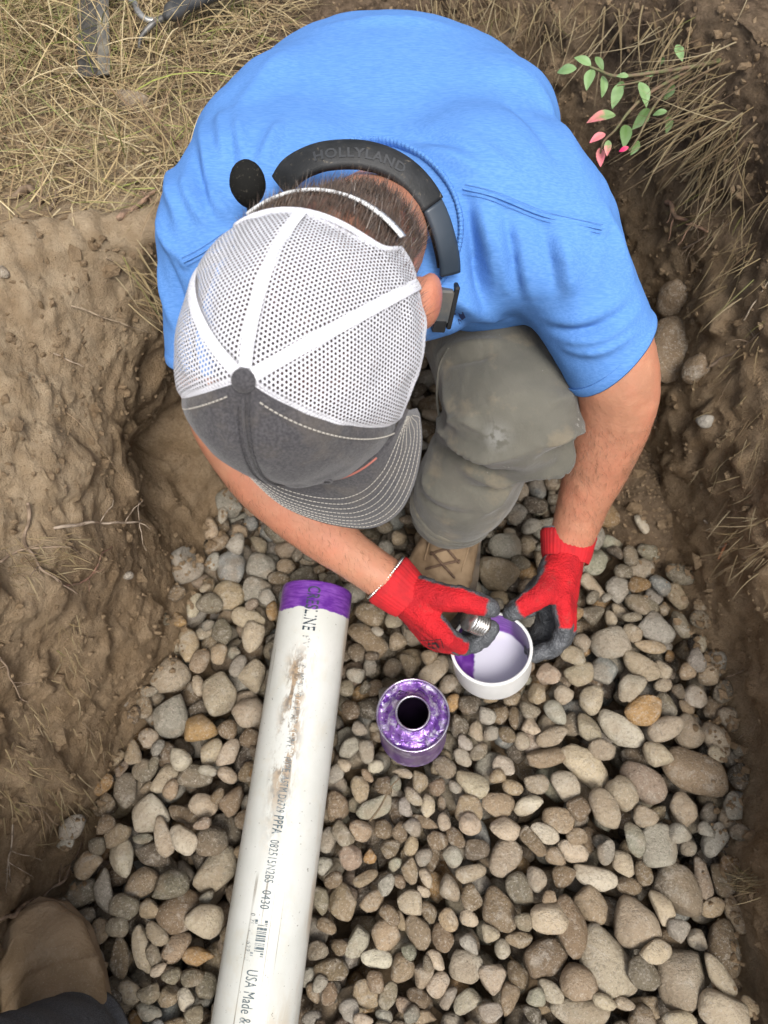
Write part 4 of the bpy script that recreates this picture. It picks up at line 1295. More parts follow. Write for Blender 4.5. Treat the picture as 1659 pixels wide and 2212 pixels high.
# ------------------------------------------------------------------ trousers
TROU = NT('grey_work_trousers')
co = TROU.coord()
c = TROU.mix(TROU.ramp(TROU.noise(co, 9, 4), .35, .65), (.092, .089, .074), (.128, .121, .099))
c = TROU.mix(TROU.math('MULTIPLY', TROU.ramp(TROU.noise(co, 17, 5, .65), .52, .68), .55), c, (.215, .178, .122))
c = TROU.mix(TROU.math('MULTIPLY', TROU.ramp(TROU.noise(co, 38, 4, .7), .68, .73), .6), c, (.42, .41, .37))
c = TROU.mix(TROU.math('MULTIPLY', TROU.math('MULTIPLY', TROU.attr('Col', 'Fac'), TROU.ramp(TROU.noise(co, 90, 4), .40, .55)), .38), c, (.40, .40, .38))
TROU.color(c); TROU.set(rough=.9, spec=.12, sheen=.2)
b = TROU.bump(TROU.noise(TROU.scaled(co, (1, .5, 1)), 38, 5, .65, .8), .0022)
TROU.bump(TROU.noise(TROU.scaled(co, (1, 1, 1)), 900, 2), .0004, 1.0, b)
tp = []
ANH = PX(976, 1098, 1.100)
tp.append(tube(spline([HIPL, .55 * HIPL + .45 * KN + [0, 0, .012], .25 * HIPL + .75 * KN + [0, 0, .008], KN], 16), np.interp(np.linspace(0, 1, 16), [0, .5, 1], [.105, .096, .083]), 24))
tp.append(tube(spline([KN + [0, .01, -.01], .62 * KN + .38 * ANH + [0.0, .012, 0], .3 * KN + .7 * ANH, ANH], 16), np.interp(np.linspace(0, 1, 16), [0, .4, .75, 1], [.080, .070, .072, .062]), 24))
tp.append(ellipsoid(PX(1135, 930, .94), [1, 0, 0], [0, 1, 0], [0, 0, 1], .066, .055, .06))
tp.append(tube(spline([HIPR, .5 * (HIPR + KNR), KNR], 12), np.linspace(.105, .075, 12), 20))
tp.append(tube(spline([KNR, .5 * (KNR + ANR), ANR], 12), np.linspace(.072, .058, 12), 20))
tp.append(ellipsoid((.01, 1.05, .30), [1, 0, 0], [0, 1, 0], [0, 0, 1], .17, .12, .13))
QV, QF = voxel(tp, .0036, 8)
QN = vnormals(QV, QF)
qt = bvh(QV, QF)
TF_ = [([(948, 905), (985, 950), (1050, 985), (1110, 985)], .010, .0095), ([(935, 950), (980, 985), (1050, 1015), (1110, 1020)], .009, -.0085), ([(1250, 880), (1225, 925), (1170, 960)], .011, .0130), ([(1248, 915), (1222, 965), (1165, 990)], .008, -.0095),
       ([(1240, 950), (1205, 1000), (1150, 1020)], .010, .0110), ([(960, 830), (975, 880), (1010, 930)], .012, .005), ([(1000, 1010), (1080, 1035), (1150, 1020)], .012, .0085), ([(1010, 1050), (1060, 1060), (1120, 1040)], .008, -.006),
       ([(920, 1020), (935, 1060), (990, 1090)], .012, .007), ([(905, 1060), (950, 1100), (1030, 1110)], .008, -.005), ([(1120, 1035), (1080, 1075), (1040, 1110)], .010, .007), ([(950, 760), (1020, 745), (1090, 740)], .012, .006), ([(960, 790), (1010, 775), (1060, 765)], .008, -.005),
       ([(960, 930), (1000, 905), (1040, 930)], .008, .006), ([(1180, 870), (1215, 860), (1245, 840)], .010, .005)]
disp = .0016 * fbm(QV * 14, 3, 5) + .0006 * fbm(QV * 70, 2, 8)
for pts, w, h in TF_:
    P = spline(np.array([cast(qt, x, y, .98)[0] for x, y in pts]), 12)
    d, t = polydist(QV, P)
    disp += 1.7 * h * np.exp(-(d / (w * .75)) ** 1.3) * np.sin(np.clip(t, .03, .97) * math.pi) ** .5
QV2 = QV + QN * disp[:, None]
smp = cast(qt, 1072, 945, .95)[0]
sm_ = np.exp(-(np.linalg.norm(QV2 - smp, axis=1) / .014) ** 2)
trou = obj('trousers', QV2, QF, TROU.m, person, col=np.repeat(sm_[:, None], 3, 1))
ax_ = nrm(ANH - KN)
Rg = ring_on(QV2, ANH, ax_, -.004, .10)
for k, o_ in ((0, 0), (1, .008)):
    V, F = closed_tube(Rg + ax_ * o_, .0022, 8, .0065)
    obj('trouser_hem', V + .0008 * vnoise(V * 160, 5)[:, None], F, TROU.m, trou)
# stitched side seam down the thigh
P = np.array([cast(bvh(QV2, QF), x, y, .95)[0] for x, y in [(968, 752), (950, 790), (944, 850), (948, 900)]])
V, F = tube(spline(P, 30), .0016, 6)
obj('side_seam', V, F, TROU.m, trou)

# ------------------------------------------------------------------ boots
LEATHER = simple('tan_suede', (.175, .115, .064), .85, (.27, .190, .115), 24, bump=(90, .0016))
SOLE = simple('boot_sole', (.045, .035, .028), .8, (.13, .10, .07), 40)
LACE = simple('brown_lace', (.075, .042, .026), .8, (.13, .08, .05), 200)
def boot(parent, heel, toe, h=.13, w=.052, name='boot', lace=True, top=None, leather=None, sole=None, grow=.004):
    """heel and toe on the ground; an ankle boot between"""
    heel, toe = np.asarray(heel, float), np.asarray(toe, float)
    f = nrm(toe - heel); L = np.linalg.norm(toe - heel)
    up = np.array([0, 0, 1.]); up = nrm(up - f * (up @ f)); s = np.cross(f, up)
    A = lambda t, x, z: heel + f * (t * L) + s * x + up * z
    parts = [tube([A(.10, 0, .045), A(.35, 0, .045), A(.60, .004, .042), A(.80, .005, .038), A(.90, .004, .034)], [w * .72, w * .74, w * .95, w * .95, w * .70], 20, [.040, .040, .036, .033, .026], up),
             tube([A(.16, 0, .05), A(.17, 0, .09), A(.17, 0, h)], [w * .80, w * .82, w * .86], 20, [.046, .050, .052], f),
             tube([A(.24, 0, .10), A(.45, 0, .075), A(.66, 0, .055)], [.036, .036, .030], 16)]
    V, F = voxel(parts, .004, 8)
    N = vnormals(V, F)
    V = V + N * (.0016 * fbm(V * 30, 3, 7))[:, None]
    t_ = ((V - heel) @ f) / L; z_ = (V - heel) @ up
    V = V + N * (.0022 * np.exp(-((t_ - .72 + .08 * np.abs((V - heel) @ s) / w) / .012) ** 2) * (z_ > .02))[:, None]
    b = obj(name, V, F, leather or LEATHER, parent)
    pr = [(-.02, w * .55), (.05, w * .72), (.2, w * .76), (.4, w * .72), (.6, w * .95), (.78, w * 1.03), (.92, w * .82), (1.0, w * .45)]
    ts = np.array([q[0] for q in pr]); ws = np.array([q[1] for q in pr])
    n = 40
    tq = np.linspace(-.02, 1.0, n); wq = np.interp(tq, ts, ws)
    V, F = [], []
    for zz in (.0, .022):
        for t, x in zip(tq, wq): V.append(A(t, x + grow, zz))
        for t, x in zip(tq[::-1], wq[::-1]): V.append(A(t, -x - grow, zz))
    m = 2 * n
    F = [list(range(m))[::-1], list(range(m, 2 * m))] + [[i, (i + 1) % m, m + (i + 1) % m, m + i] for i in range(m)]
    obj('sole', V, F, sole or SOLE, b, smooth_shade=False)
    if lace:
        bt = bvh(*[np.array(x) if k == 0 else x for k, x in enumerate((b.data and (np.array([v.co[:] for v in b.data.vertices]) + world_loc(b)), [list(p.vertices) for p in b.data.polygons]))])
        def on(t, x):
            h_ = bt.ray_cast(Vector(A(t, x, .3)), Vector(-up))
            return np.array(h_[0][:]) + up * .002 if h_[0] is not None else A(t, x, .08)
        rows_ = np.linspace(.36, .60, 4)
        for i, t in enumerate(rows_):
            for sgn in (-1, 1):
                P = [on(t, sgn * .022), on(t + .035, sgn * .008) + up * .0015, on(t + .07, -sgn * .010) + up * .0015, on(t + .09, -sgn * .022)]
                V, F = tube(spline(P, 10), .0021, 6); obj('lace', V, F, LACE, b)
        for sgn in (-1, 1):
            P = [on(.34, 0) + up * .004, on(.36, sgn * .02) + up * .008, on(.44, sgn * .038) + up * .002, on(.40, sgn * .03) + up * .003, on(.36, sgn * .006) + up * .005]
            V, F = tube(spline(P, 16), .0019, 6); obj('lace', V, F, LACE, b)
        # tongue edge and stitched facing
        for sgn in (-1, 1):
            P = [on(t, sgn * (.026 + .004 * (t > .5))) for t in np.linspace(.28, .64, 7)]
            V, F = tube(spline(P, 20), .0014, 6); obj('stitching', V, F, LEATHER, b)
    return b
ftd = nrm((ONZ(905, 1372, 0) - ONZ(985, 1130, 0)) * [1, 1, 0])
foot_toe = ONZ(915, 1372, .016)
foot_heel = foot_toe - ftd * .275 + np.array([0, 0, .05])
boot(person, foot_heel, foot_toe, .13, .056)
boot(person, ANR + [0.0, .06, .06], ANR + [0, .20, -.06], lace=False)

# ------------------------------------------------------------------ gloves
GL = NT('knit_and_rubber_glove')
co = GL.coord()
isg = GL.attr('Col', 'Fac')
redc = GL.mix(GL.ramp(GL.noise(co, 30, 4), .35, .7), (.50, .010, .016), (.36, .008, .014))
redc = GL.mix(GL.math('MULTIPLY', GL.ramp(GL.noise(co, 26, 5, .7), .56, .72), .45), redc, (.20, .06, .045))
gry = GL.mix(GL.ramp(GL.noise(co, 60, 4), .35, .7), (.060, .064, .070), (.105, .110, .118))
GL.color(GL.mix(isg, redc, gry))
GL.set(rough=GL.math('SUBTRACT', .85, GL.math('MULTIPLY', isg, .40)), spec=.35)
wv = GL.n('TexVoronoi'); wv.inputs['Scale'].default_value = 380; GL.l(co, wv.inputs['Vector'])
b = GL.bump(wv.outputs['Distance'], .0012)
GL.bump(GL.noise(co, 90, 4), .0010, 1.0, b)
CUFF = simple('knit_cuff', (.50, .009, .015), .85, (.38, .008, .013), 60)
BIND = simple('grey_binding', (.12, .12, .13), .85)
def glove(W, knuckles, fingers, thumb, palm_n, cuff_ax, cuff_r, cuffw, fill=()):
    W = PX(*W)
    parts = []
    Kn = [PX(*k) for k in knuckles]
    for k in Kn:
        parts.append(tube(spline([W, .55 * W + .45 * k, k], 8), [.026, .025, .0235, .022, .0195, .0175, .0155, .0142], 12))
    for a, b2 in zip(Kn[:-1], Kn[1:]):
        parts.append(tube([a, .5 * (a + b2), b2], .0135, 10))
        parts.append(tube([.35 * W + .65 * a, .35 * W + .65 * b2], .015, 10))
    chains = []
    for f in fingers:
        P = np.array([PX(*q) for q in f])
        S = spline(P, 16)
        parts.append(tube(S, np.linspace(.0135, .0112, 16), 12)); chains.append((P, S))
    P = np.array([PX(*q) for q in thumb]); S = spline(P, 16)
    parts.append(tube(S, np.interp(np.linspace(0, 1, 16), [0, .35, .7, 1], [.022, .0185, .0148, .0126]), 12)); chains.append((P, S))
    for f, r_ in fill:
        parts.append(tube(spline(np.array([PX(*q) for q in f]), 10), r_, 14))
    V, F = voxel(parts, .0024, 4)
    N = vnormals(V, F)
    grey = np.zeros(len(V))
    for f, r_ in fill:
        d, t = polydist(V, spline(np.array([PX(*q) for q in f]), 10))
        grey = np.maximum(grey, 1 - smooth(r_ * 1.12, r_ * 1.25, d))
    for i, (P, S) in enumerate(chains):
        d, t = polydist(V, S)
        lim = .30 if i < 4 else .80
        grey = np.maximum(grey, smooth(lim - .012, lim + .012, t + .02 * vnoise(V * 120, 3)) * (d < .019))
    pn = np.asarray(palm_n)
    grey = np.maximum(grey, smooth(.22, .30, N @ nrm(pn) + .08 * vnoise(V * 90, 5)))
    V = V + N * (.0007 * fbm(V * 110, 3, 4) * (1 + grey) + .0016 * grey * np.abs(vnoise(V * 70, 6)))[:, None]
    gl = obj('glove', V, F, GL.m, person, col=np.repeat(grey[:, None], 3, 1))
    ax = nrm(cuff_ax)
    e1 = nrm(np.cross(ax, [0, 0, 1.])); e2 = np.cross(ax, e1)
    a = np.linspace(0, 2 * math.pi, 120, endpoint=False)
    rows_, prof_ = [], [(-.026, 1.13), (-.0275, 1.20), (-.025, 1.255), (-.0205, 1.265), (-.0165, 1.235), (-.013, 1.22), (-.004, 1.17), (.006, 1.12), (.016, 1.02)]
    for z, k in prof_:
        rr = cuff_r * k * (1 + .012 * np.sign(np.sin(a * 40)))
        rows_.append(W + ax * z + np.outer(np.cos(a) * rr, e1) + np.outer(np.sin(a) * rr * .9, e2))
    V = np.stack(rows_, 1).reshape(-1, 3)
    obj('cuff', V, grid_faces(120, len(prof_), True), CUFF, gl)
    return gl, W, ax, e1, e2
RW = (868, 1277, 1.0)
rg, RWp, rax, re1, re2 = glove(RW,
    [(966, 1376, .972), (958, 1388, .998), (944, 1388, 1.022), (926, 1378, 1.042)],
    [[(966, 1376, .972), (992, 1392, .990), (1012, 1394, 1.002), (1040, 1384, 1.006), (1062, 1358, .998)],
     [(958, 1388, .998), (990, 1396, 1.018), (1010, 1392, 1.030), (1038, 1382, 1.034), (1056, 1366, 1.025)],
     [(944, 1388, 1.022), (975, 1394, 1.045), (995, 1388, 1.056), (1020, 1376, 1.058), (1036, 1362, 1.048)],
     [(926, 1378, 1.042), (955, 1384, 1.066), (975, 1378, 1.076), (995, 1366, 1.074), (1006, 1352, 1.064)]],
    [(905, 1278, .992), (955, 1290, .975), (1000, 1296, .966), (1040, 1307, .965), (1060, 1315, .970)],
    camvec(.55, .62, -.55), PX(930, 1330, 1.0) - PX(855, 1265, 1.0), .031, .05)
LW = (1224, 1190, 1.045)
lg, LWp, lax, le1, le2 = glove(LW,
    [(1212, 1300, .990), (1224, 1306, 1.015), (1226, 1308, 1.042), (1220, 1306, 1.066)],
    [[(1212, 1300, .990), (1220, 1340, .998), (1216, 1372, 1.006), (1192, 1402, 1.014), (1156, 1414, 1.020)],
     [(1224, 1306, 1.015), (1226, 1350, 1.030), (1216, 1382, 1.040), (1186, 1402, 1.050), (1150, 1402, 1.052)],
     [(1226, 1308, 1.042), (1224, 1350, 1.060), (1210, 1378, 1.068), (1178, 1392, 1.076), (1146, 1388, 1.076)],
     [(1220, 1306, 1.066), (1214, 1342, 1.084), (1198, 1364, 1.092), (1172, 1374, 1.096), (1146, 1370, 1.096)]],
    [(1196, 1232, 1.022), (1184, 1268, .998), (1160, 1290, .985), (1128, 1310, .985), (1106, 1322, .990)],
    camvec(-.80, -.05, -.45), PX(1216, 1300, 1.03) - PX(1230, 1170, 1.045), .031, .05,
    fill=[([(1188, 1268, 1.045), (1196, 1312, 1.062), (1190, 1352, 1.075), (1172, 1382, 1.080)], .024), ([(1168, 1262, 1.045), (1150, 1290, 1.050), (1140, 1312, 1.052)], .015)])
V, F = closed_tube(np.array([LWp - lax * .0275 + (le1 * math.cos(a) + le2 * math.sin(a) * .9) * .0365 for a in np.linspace(0, 2 * math.pi, 60, endpoint=False)]), .0016, 8)
obj('cuff_binding', V, F, BIND, lg)
# black emblem printed on the back of the glove
EMB = simple('black_print', (.02, .012, .012), .7)
gt = bvh(np.array([v.co[:] for v in rg.data.vertices]) + world_loc(rg), [list(p.vertices) for p in rg.data.polygons])
def emb(poly):
    out = []
    for x, y in poly:
        p, n = cast(gt, x, y, 1.0); out.append(p - nrm(ray(x, y)) * .0012)
    return out
ev, ef, n0 = [], [], 0
def quad_strip(pts, w):
    global n0
    for (x0, y0), (x1, y1) in zip(pts[:-1], pts[1:]):
        for s in range(4):
            a, b2 = s / 4, (s + 1) / 4
            dx, dy = x1 - x0, y1 - y0; L = math.hypot(dx, dy); nx, ny = -dy / L * w, dx / L * w
            q = [(x0 + dx * a + nx, y0 + dy * a + ny), (x0 + dx * b2 + nx, y0 + dy * b2 + ny), (x0 + dx * b2 - nx, y0 + dy * b2 - ny), (x0 + dx * a - nx, y0 + dy * a - ny)]
            ev.extend(emb(q)); ef.append([n0, n0 + 1, n0 + 2, n0 + 3]); n0 += 4
quad_strip([(908, 1384), (930, 1384), (952, 1381), (958, 1400)], .7)
quad_strip([(916, 1388), (928, 1398), (944, 1402)], 1.8)
quad_strip([(924, 1391), (942, 1390), (948, 1400)], 2.2)
obj('emblem', ev, ef, EMB, rg)

# ------------------------------------------------------------------ trucker cap
CA, CB, CC, CE = .0915, .1060, .1265, .90
def dome(phi, th, grow=0.0):
    s = np.abs(np.sin(th)) ** CE; c = np.abs(np.cos(th)) ** CE
    phi, s, c = np.broadcast_arrays(phi, s, c)
    k = 1.0 + grow
    p_ = np.abs(np.angle(np.exp(1j * phi)))
    ca = CA * (1 - CAP_TAPER * smooth(R(80), R(150), p_))          # the crown narrows to the back
    return HC + np.multiply.outer(np.sin(phi) * s * ca * k - .012 * c ** 1.5, HL) + np.multiply.outer(np.cos(phi) * s * CB * k + .006 * c ** 1.5, HF) + np.multiply.outer(c * CC * k, HU)
CAP_TAPER = .02
capo = empty('cap', HC, 'white mesh trucker cap with dark grey front and stitched brim')
capo.parent = person; capo.location = tuple(HC - world_loc(person) * 1.0 - 0) if False else tuple(HC - np.array(person.location[:]))
del capo['label']
def mesh_fabric():
    t = NT('white_cap_mesh')
    uv = t.n('TexCoord').outputs['UV']
    sep = t.n('SeparateXYZ'); t.l(uv, sep.inputs[0])
    row = t.math('FLOOR', sep.outputs[1])
    xo = t.math('ADD', sep.outputs[0], t.math('MULTIPLY', t.math('MODULO', row, 2.0), .5))
    fx = t.math('SUBTRACT', t.math('FRACT', xo), .5)
    fy = t.math('SUBTRACT', t.math('FRACT', sep.outputs[1]), .5)
    d = t.math('SQRT', t.math('ADD', t.math('MULTIPLY', t.math('MULTIPLY', fx, fx), 1.15), t.math('MULTIPLY', t.math('MULTIPLY', fy, fy), 1.0)))
    hole = t.math('SUBTRACT', 1.0, t.ramp(d, .29, .335))
    tape = t.attr('Col', 'Fac')
    hole = t.math('MULTIPLY', hole, t.math('SUBTRACT', 1.0, tape))
    t.color((.60, .60, .64))
    t.set(rough=.7, spec=.25, sheen=.1)
    t.bump(t.ramp(d, .22, .5), .0006)
    tr_ = t.n('BsdfTransparent')
    mx = t.n('MixShader')
    t.l(hole, mx.inputs[0]); t.l(t.b.outputs[0], mx.inputs[1]); t.l(tr_.outputs[0], mx.inputs[2])
    t.l(mx.outputs[0], t.out.inputs['Surface'])
    return t.m
MESHM = mesh_fabric()
PB = R(66)                                   # half width of the grey front
BACK_AL, BACK_H = R(40), .054
def th_low(phi):
    """lower edge of the cap: level, cut up over the strap opening at the back"""
    a = np.abs(np.angle(np.exp(1j * (phi - math.pi))))
    p_ = np.angle(np.exp(1j * phi))
    rise = .014 * (1 - smooth(R(80), R(120), np.abs(p_))) + .020 * smooth(R(2), R(50), p_) * (1 - smooth(R(85), R(130), p_))
    h = rise + BACK_H * np.sqrt(np.clip(1 - (a / BACK_AL) ** 2, 0, 1)) ** .35 * (a < BACK_AL)
    return np.arccos(np.clip(h / CC, 0, 1) ** (1 / CE))
def panel(name, p0, p1, mat, nu=60, nv=70, uvpitch=None, tapes=True, extra=0.0):
    ph = np.linspace(p0, p1, nu)
    tq = np.linspace(0.02, 1, nv)
    PH, T = np.meshgrid(ph, tq, indexing='ij')
    TH = T * (th_low(PH) + extra)
    V = dome(PH, TH)
    # soft dents so that the crown does not read as a turned shape
    N = nrm(V - HC)
    V = V + N * (.0022 * vnoise(V * 28, 4) + .0014 * vnoise(V * 60, 6))[..., None]
    # seams pull in a little
    e = np.minimum(PH - p0, p1 - PH) * np.sin(TH) * .1
    V = V - N * (.0022 * np.exp(-(e / .004) ** 2))[..., None]
    mid = .5 * (p0 + p1)
    rr = .105
    u = (PH - mid) * np.sin(np.clip(TH, 0, 1.6)) * rr / .0031
    v = TH * rr / .0028 + .0
    cosm = np.clip((PH - mid) / max(.5 * (p1 - p0), 1e-6), -1, 1)
    v = v * (1 - .10 * cosm ** 2)
    tape = smooth(.0062, .0050, e) if False else (1 - smooth(.0030, .0044, e))
    tape = np.maximum(tape, 1 - smooth(.004, .006, (1 - T) * th_low(PH) * rr))
    return obj(name, V.reshape(-1, 3), grid_faces(nu, nv), mat, capo, uv=np.stack([u, v], -1).reshape(-1, 2), col=np.repeat(tape.reshape(-1, 1), 3, 1))
seam = [PB, PB + R(57), math.pi, 2 * math.pi - PB - R(57), 2 * math.pi - PB]
for a, b2 in zip(seam[:-1], seam[1:]):
    panel('mesh_panel', a, b2, MESHM)
TWILL = NT('charcoal_twill')
co = TWILL.coord()
c = TWILL.mix(TWILL.ramp(TWILL.noise(co, 500, 3), .35, .7), (.046, .044, .048), (.082, .078, .082))
c = TWILL.mix(TWILL.math('MULTIPLY', TWILL.ramp(TWILL.noise(co, 22, 5, .65), .48, .68), .45), c, (.13, .112, .092))
TWILL.color(c); TWILL.set(rough=.9, spec=.12, sheen=.2)
TWILL.bump(TWILL.noise(co, 700, 3), .0005)
TWILL = TWILL.m
for a, b2 in ((-PB, 0.0), (0.0, PB)):
    panel('front_panel', a, b2, TWILL, 50, 70)
V, F = ellipsoid(dome(0.0, 0.0) + HU * .0015, HL, HF, HU, .0082, .0082, .0050, 3)
obj('button', V, F, TWILL, capo)
THREAD = simple('pale_thread', (.44, .41, .36), .8)
DTHREAD = simple('dark_thread', (.05, .048, .052), .8)
def stitch(P, r=.00055, name='stitching', m=None, dash=True):
    """a row of short raised thread runs"""
    parts = []
    L = np.concatenate([[0], np.cumsum(np.linalg.norm(np.diff(P, axis=0), axis=1))])
    s = 0
    while s < L[-1] - .002:
        k = np.linspace(s, min(s + (.0026 if dash else .006), L[-1]), 4)
        Q = np.stack([np.interp(k, L, P[:, i]) for i in range(3)], 1)
        parts.append(tube(Q, r, 5, caps='flat'))
        s += .0036 if dash else .006
    V, F = join(parts)
    return obj(name, V, F, m or THREAD, capo)
tl = np.linspace(.14, 1.54, 120)
for sgn in (-1, 1):
    off_ = .0075 / (.105 * np.sin(tl) + .006)
    stitch(dome(sgn * (PB - off_), tl, .006))
    stitch(dome(sgn * (.0045 / (.105 * np.sin(tl) + .004)), tl, .005), .0005, m=DTHREAD)
    # eyelets
    ph, th = sgn * R(26), R(66)
    c = dome(ph, th, .004); n = nrm(c - HC)
    ax = nrm(np.cross(n, HU)); ay = np.cross(n, ax)
    V, F = closed_tube(np.array([c + (ax * math.cos(a) + ay * math.sin(a)) * .0042 for a in np.linspace(0, 2 * math.pi, 24, endpoint=False)]), .0012, 6)
    ey = obj('eyelet', V, F, TWILL, capo)
    V, F = ellipsoid(c, ax, ay, n, .0032, .0032, .0008, 2)
    obj('eyelet_hole', V, F, simple('black_hole', (.01, .01, .01), .9), capo)
# seam rib down the middle of the front
V, F = tube(dome(np.zeros(80), np.linspace(.1, 1.55, 80), .002), .0011, 6); obj('front_seam', V, F, TWILL, capo)
# mesh seam tapes
TAPE = simple('white_tape', (.80, .80, .84), .75, (.55, .55, .60), 900, bump=(800, .0010), lo=.5, hi=.62)
for ph in seam[1:-1]:
    hi = float(th_low(np.array(ph)))
    tq = np.linspace(.06, hi, 60)
    c = dome(np.full(60, ph), tq, .004)
    n = nrm(c - HC); t_ = nrm(np.gradient(c, axis=0)); s_ = np.cross(n, t_)
    V = np.concatenate([c + s_ * x for x in (-.0062, -.003, 0, .003, .0062)]) if False else np.stack([c + s_ * x + n * (.0006 if abs(x) < .004 else 0) for x in (-.0044, -.002, 0, .002, .0044)], 1).reshape(-1, 3)
    obj('seam_tape', V, grid_faces(60, 5), TAPE, capo)
# bound edges: the back opening and the sides
ph = np.linspace(math.pi - BACK_AL * 1.02, math.pi + BACK_AL * 1.02, 70)
V, F = tube(dome(ph, th_low(ph), .004), .0020, 8); obj('edge_binding', V, F, TAPE, capo)
# strap across the opening
ph = np.linspace(math.pi - BACK_AL * .95, math.pi + BACK_AL * .95, 50)
rows_ = []
for u in (.008, -.002, -.012):
    rows_.append(dome(ph, np.full(50, math.pi / 2), .052) + HU * (u - .002))
V = np.stack(rows_, 1).reshape(-1, 3)
strap = obj('strap', V, grid_faces(50, 3), simple('white_strap', (.80, .82, .83), .45), capo)
strap.modifiers.new('thickness', 'SOLIDIFY').thickness = .0022
# sweat band closing the inside edge
ph = np.linspace(PB - .1, math.pi - BACK_AL, 40)
# brim: from the crown's front edge out and down
outer_px = [(478, 930, .665), (505, 985, .672), (548, 1034, .678), (600, 1082, .684), (650, 1109, .688), (720, 1131, .690), (800, 1138, .684), (858, 1108, .672), (892, 1045, .656), (908, 965, .634), (905, 905, .612), (897, 882, .600)]
outer = spline(np.array([PX(*q) for q in outer_px]), 80)
iph = np.linspace(-R(42), PB + R(8), 80); inner = dome(iph, th_low(iph))
nb = 24
w = np.linspace(0, 1, nb)
G = inner[:, None] * (1 - w)[None, :, None] + outer[:, None] * w[None, :, None]
arch = np.sin(w * math.pi) * .006
side_u = np.linspace(-1, 1, 80)
G = G + HU[None, None] * (arch[None, :, None]) + HU[None, None] * ((1 - side_u ** 2)[:, None, None] * .004 * np.sin(w * math.pi)[None, :, None])
brim = obj('brim', G.reshape(-1, 3), grid_faces(80, nb), TWILL, capo)
m_ = brim.modifiers.new('thickness', 'SOLIDIFY'); m_.thickness = .0032; m_.offset = 0
gn = np.cross(np.gradient(G, axis=0), np.gradient(G, axis=1)); gn = nrm(gn)
if (gn.mean((0, 1)) @ HU) < 0: gn = -gn
for k in np.linspace(.30, .93, 8):
    i0, i1 = int(6 + 14 * (1 - k)), int(76 - 6 * (1 - k))
    f = k * (nb - 1); j = int(f); u = f - j
    edge_ = np.minimum(np.linspace(0, 1, 80), 1 - np.linspace(0, 1, 80))
    kk_ = np.clip(k * np.minimum(1, (edge_ / (.05 + .28 * (1 - k))) ** .5 + .0), .02, .98) * (nb - 1)
    jj = np.clip(kk_.astype(int), 0, nb - 2); uu = (kk_ - jj)[:, None]
    idx = np.arange(80)
    P = G[idx, jj] * (1 - uu) + G[idx, jj + 1] * uu + gn[idx, jj] * .0018
    so_ = stitch(P[2:78], .00036)
    so_.name = 'brim_stitching'
ix = np.arange(38, 62)
V, F = tube(inner[ix] + gn[ix, 0] * .0022 + nrm(outer[ix] - inner[ix]) * .0012, .0009, 6); obj('piping', V, F, simple('rose_piping', (.38, .13, .10), .7), capo)

# ================================================================== headset hung round the neck
BLK = NT('worn_black_plastic')
co = BLK.coord()
c = BLK.mix(BLK.ramp(BLK.noise(co, 60, 4), .35, .7), (.010, .011, .012), (.019, .020, .022))
c = BLK.mix(BLK.math('MULTIPLY', BLK.ramp(BLK.noise(co, 130, 5, .75), .60, .72), .6), c, (.21, .175, .125))
BLK.color(c); BLK.set(rough=.5, spec=.3)
BLK.bump(BLK.noise(co, 500, 3), .0002)
BLK = BLK.m
NAVY = simple('dark_blue_plastic', (.022, .034, .050), .38, (.03, .042, .058), 30)
hb = [(608, 402, .700), (632, 368, .690), (680, 343, .684), (730, 334, .682), (790, 336, .683), (850, 356, .687), (900, 395, .694), (938, 452, .704), (962, 520, .718), (972, 585, .738), (962, 645, .758)]
hp = spline(np.array([PX(q[0], q[1], q[2] - .011) for q in hb]), 90)
ncen = PX(800, 560, .76)
headset = empty('headset', PX(770, 335, .69), 'worn black headset hung around the neck, lettered band and foam microphone', 'headset')
def band(P, mat, name, wid, thick, lift=0.0, i0=0, i1=None):
    Q = P[i0:i1]
    T = nrm(np.gradient(Q, axis=0))
    vd = nrm(np.array([0, 0, CAM_H]) - Q)
    outn = nrm(Q - ncen); outn = nrm(outn - T * (outn * T).sum(1)[:, None])
    fac = nrm(outn * .62 + nrm(vd - T * (vd * T).sum(1)[:, None]) * .78)
    W = nrm(np.cross(T, fac))
    prof_ = [(-.5, 0), (-.46, .35), (-.3, .5), (0, .56), (.3, .5), (.46, .35), (.5, 0), (.42, -.4), (0, -.5), (-.42, -.4)]
    V = np.stack([Q + W * (a * wid) + fac * (b2 * thick + lift) for a, b2 in prof_], 1).reshape(-1, 3)
    n = len(prof_)
    F = []
    for i in range(len(Q) - 1):
        for j in range(n):
            F.append([i * n + j, i * n + (j + 1) % n, (i + 1) * n + (j + 1) % n, (i + 1) * n + j])
    F += [list(range(n))[::-1], [(len(Q) - 1) * n + j for j in range(n)]]
    return obj(name, V, F, mat, headset), Q, T, W, fac
hbo, Q, T, Wd, fac = band(hp, BLK, 'headband', .027, .008, 0, 0, 62)
band(hp, NAVY, 'slider', .023, .0068, 0, 61, 82)
band(hp, BLK, 'inner_pad', .021, .006, -.0075, 4, 80)
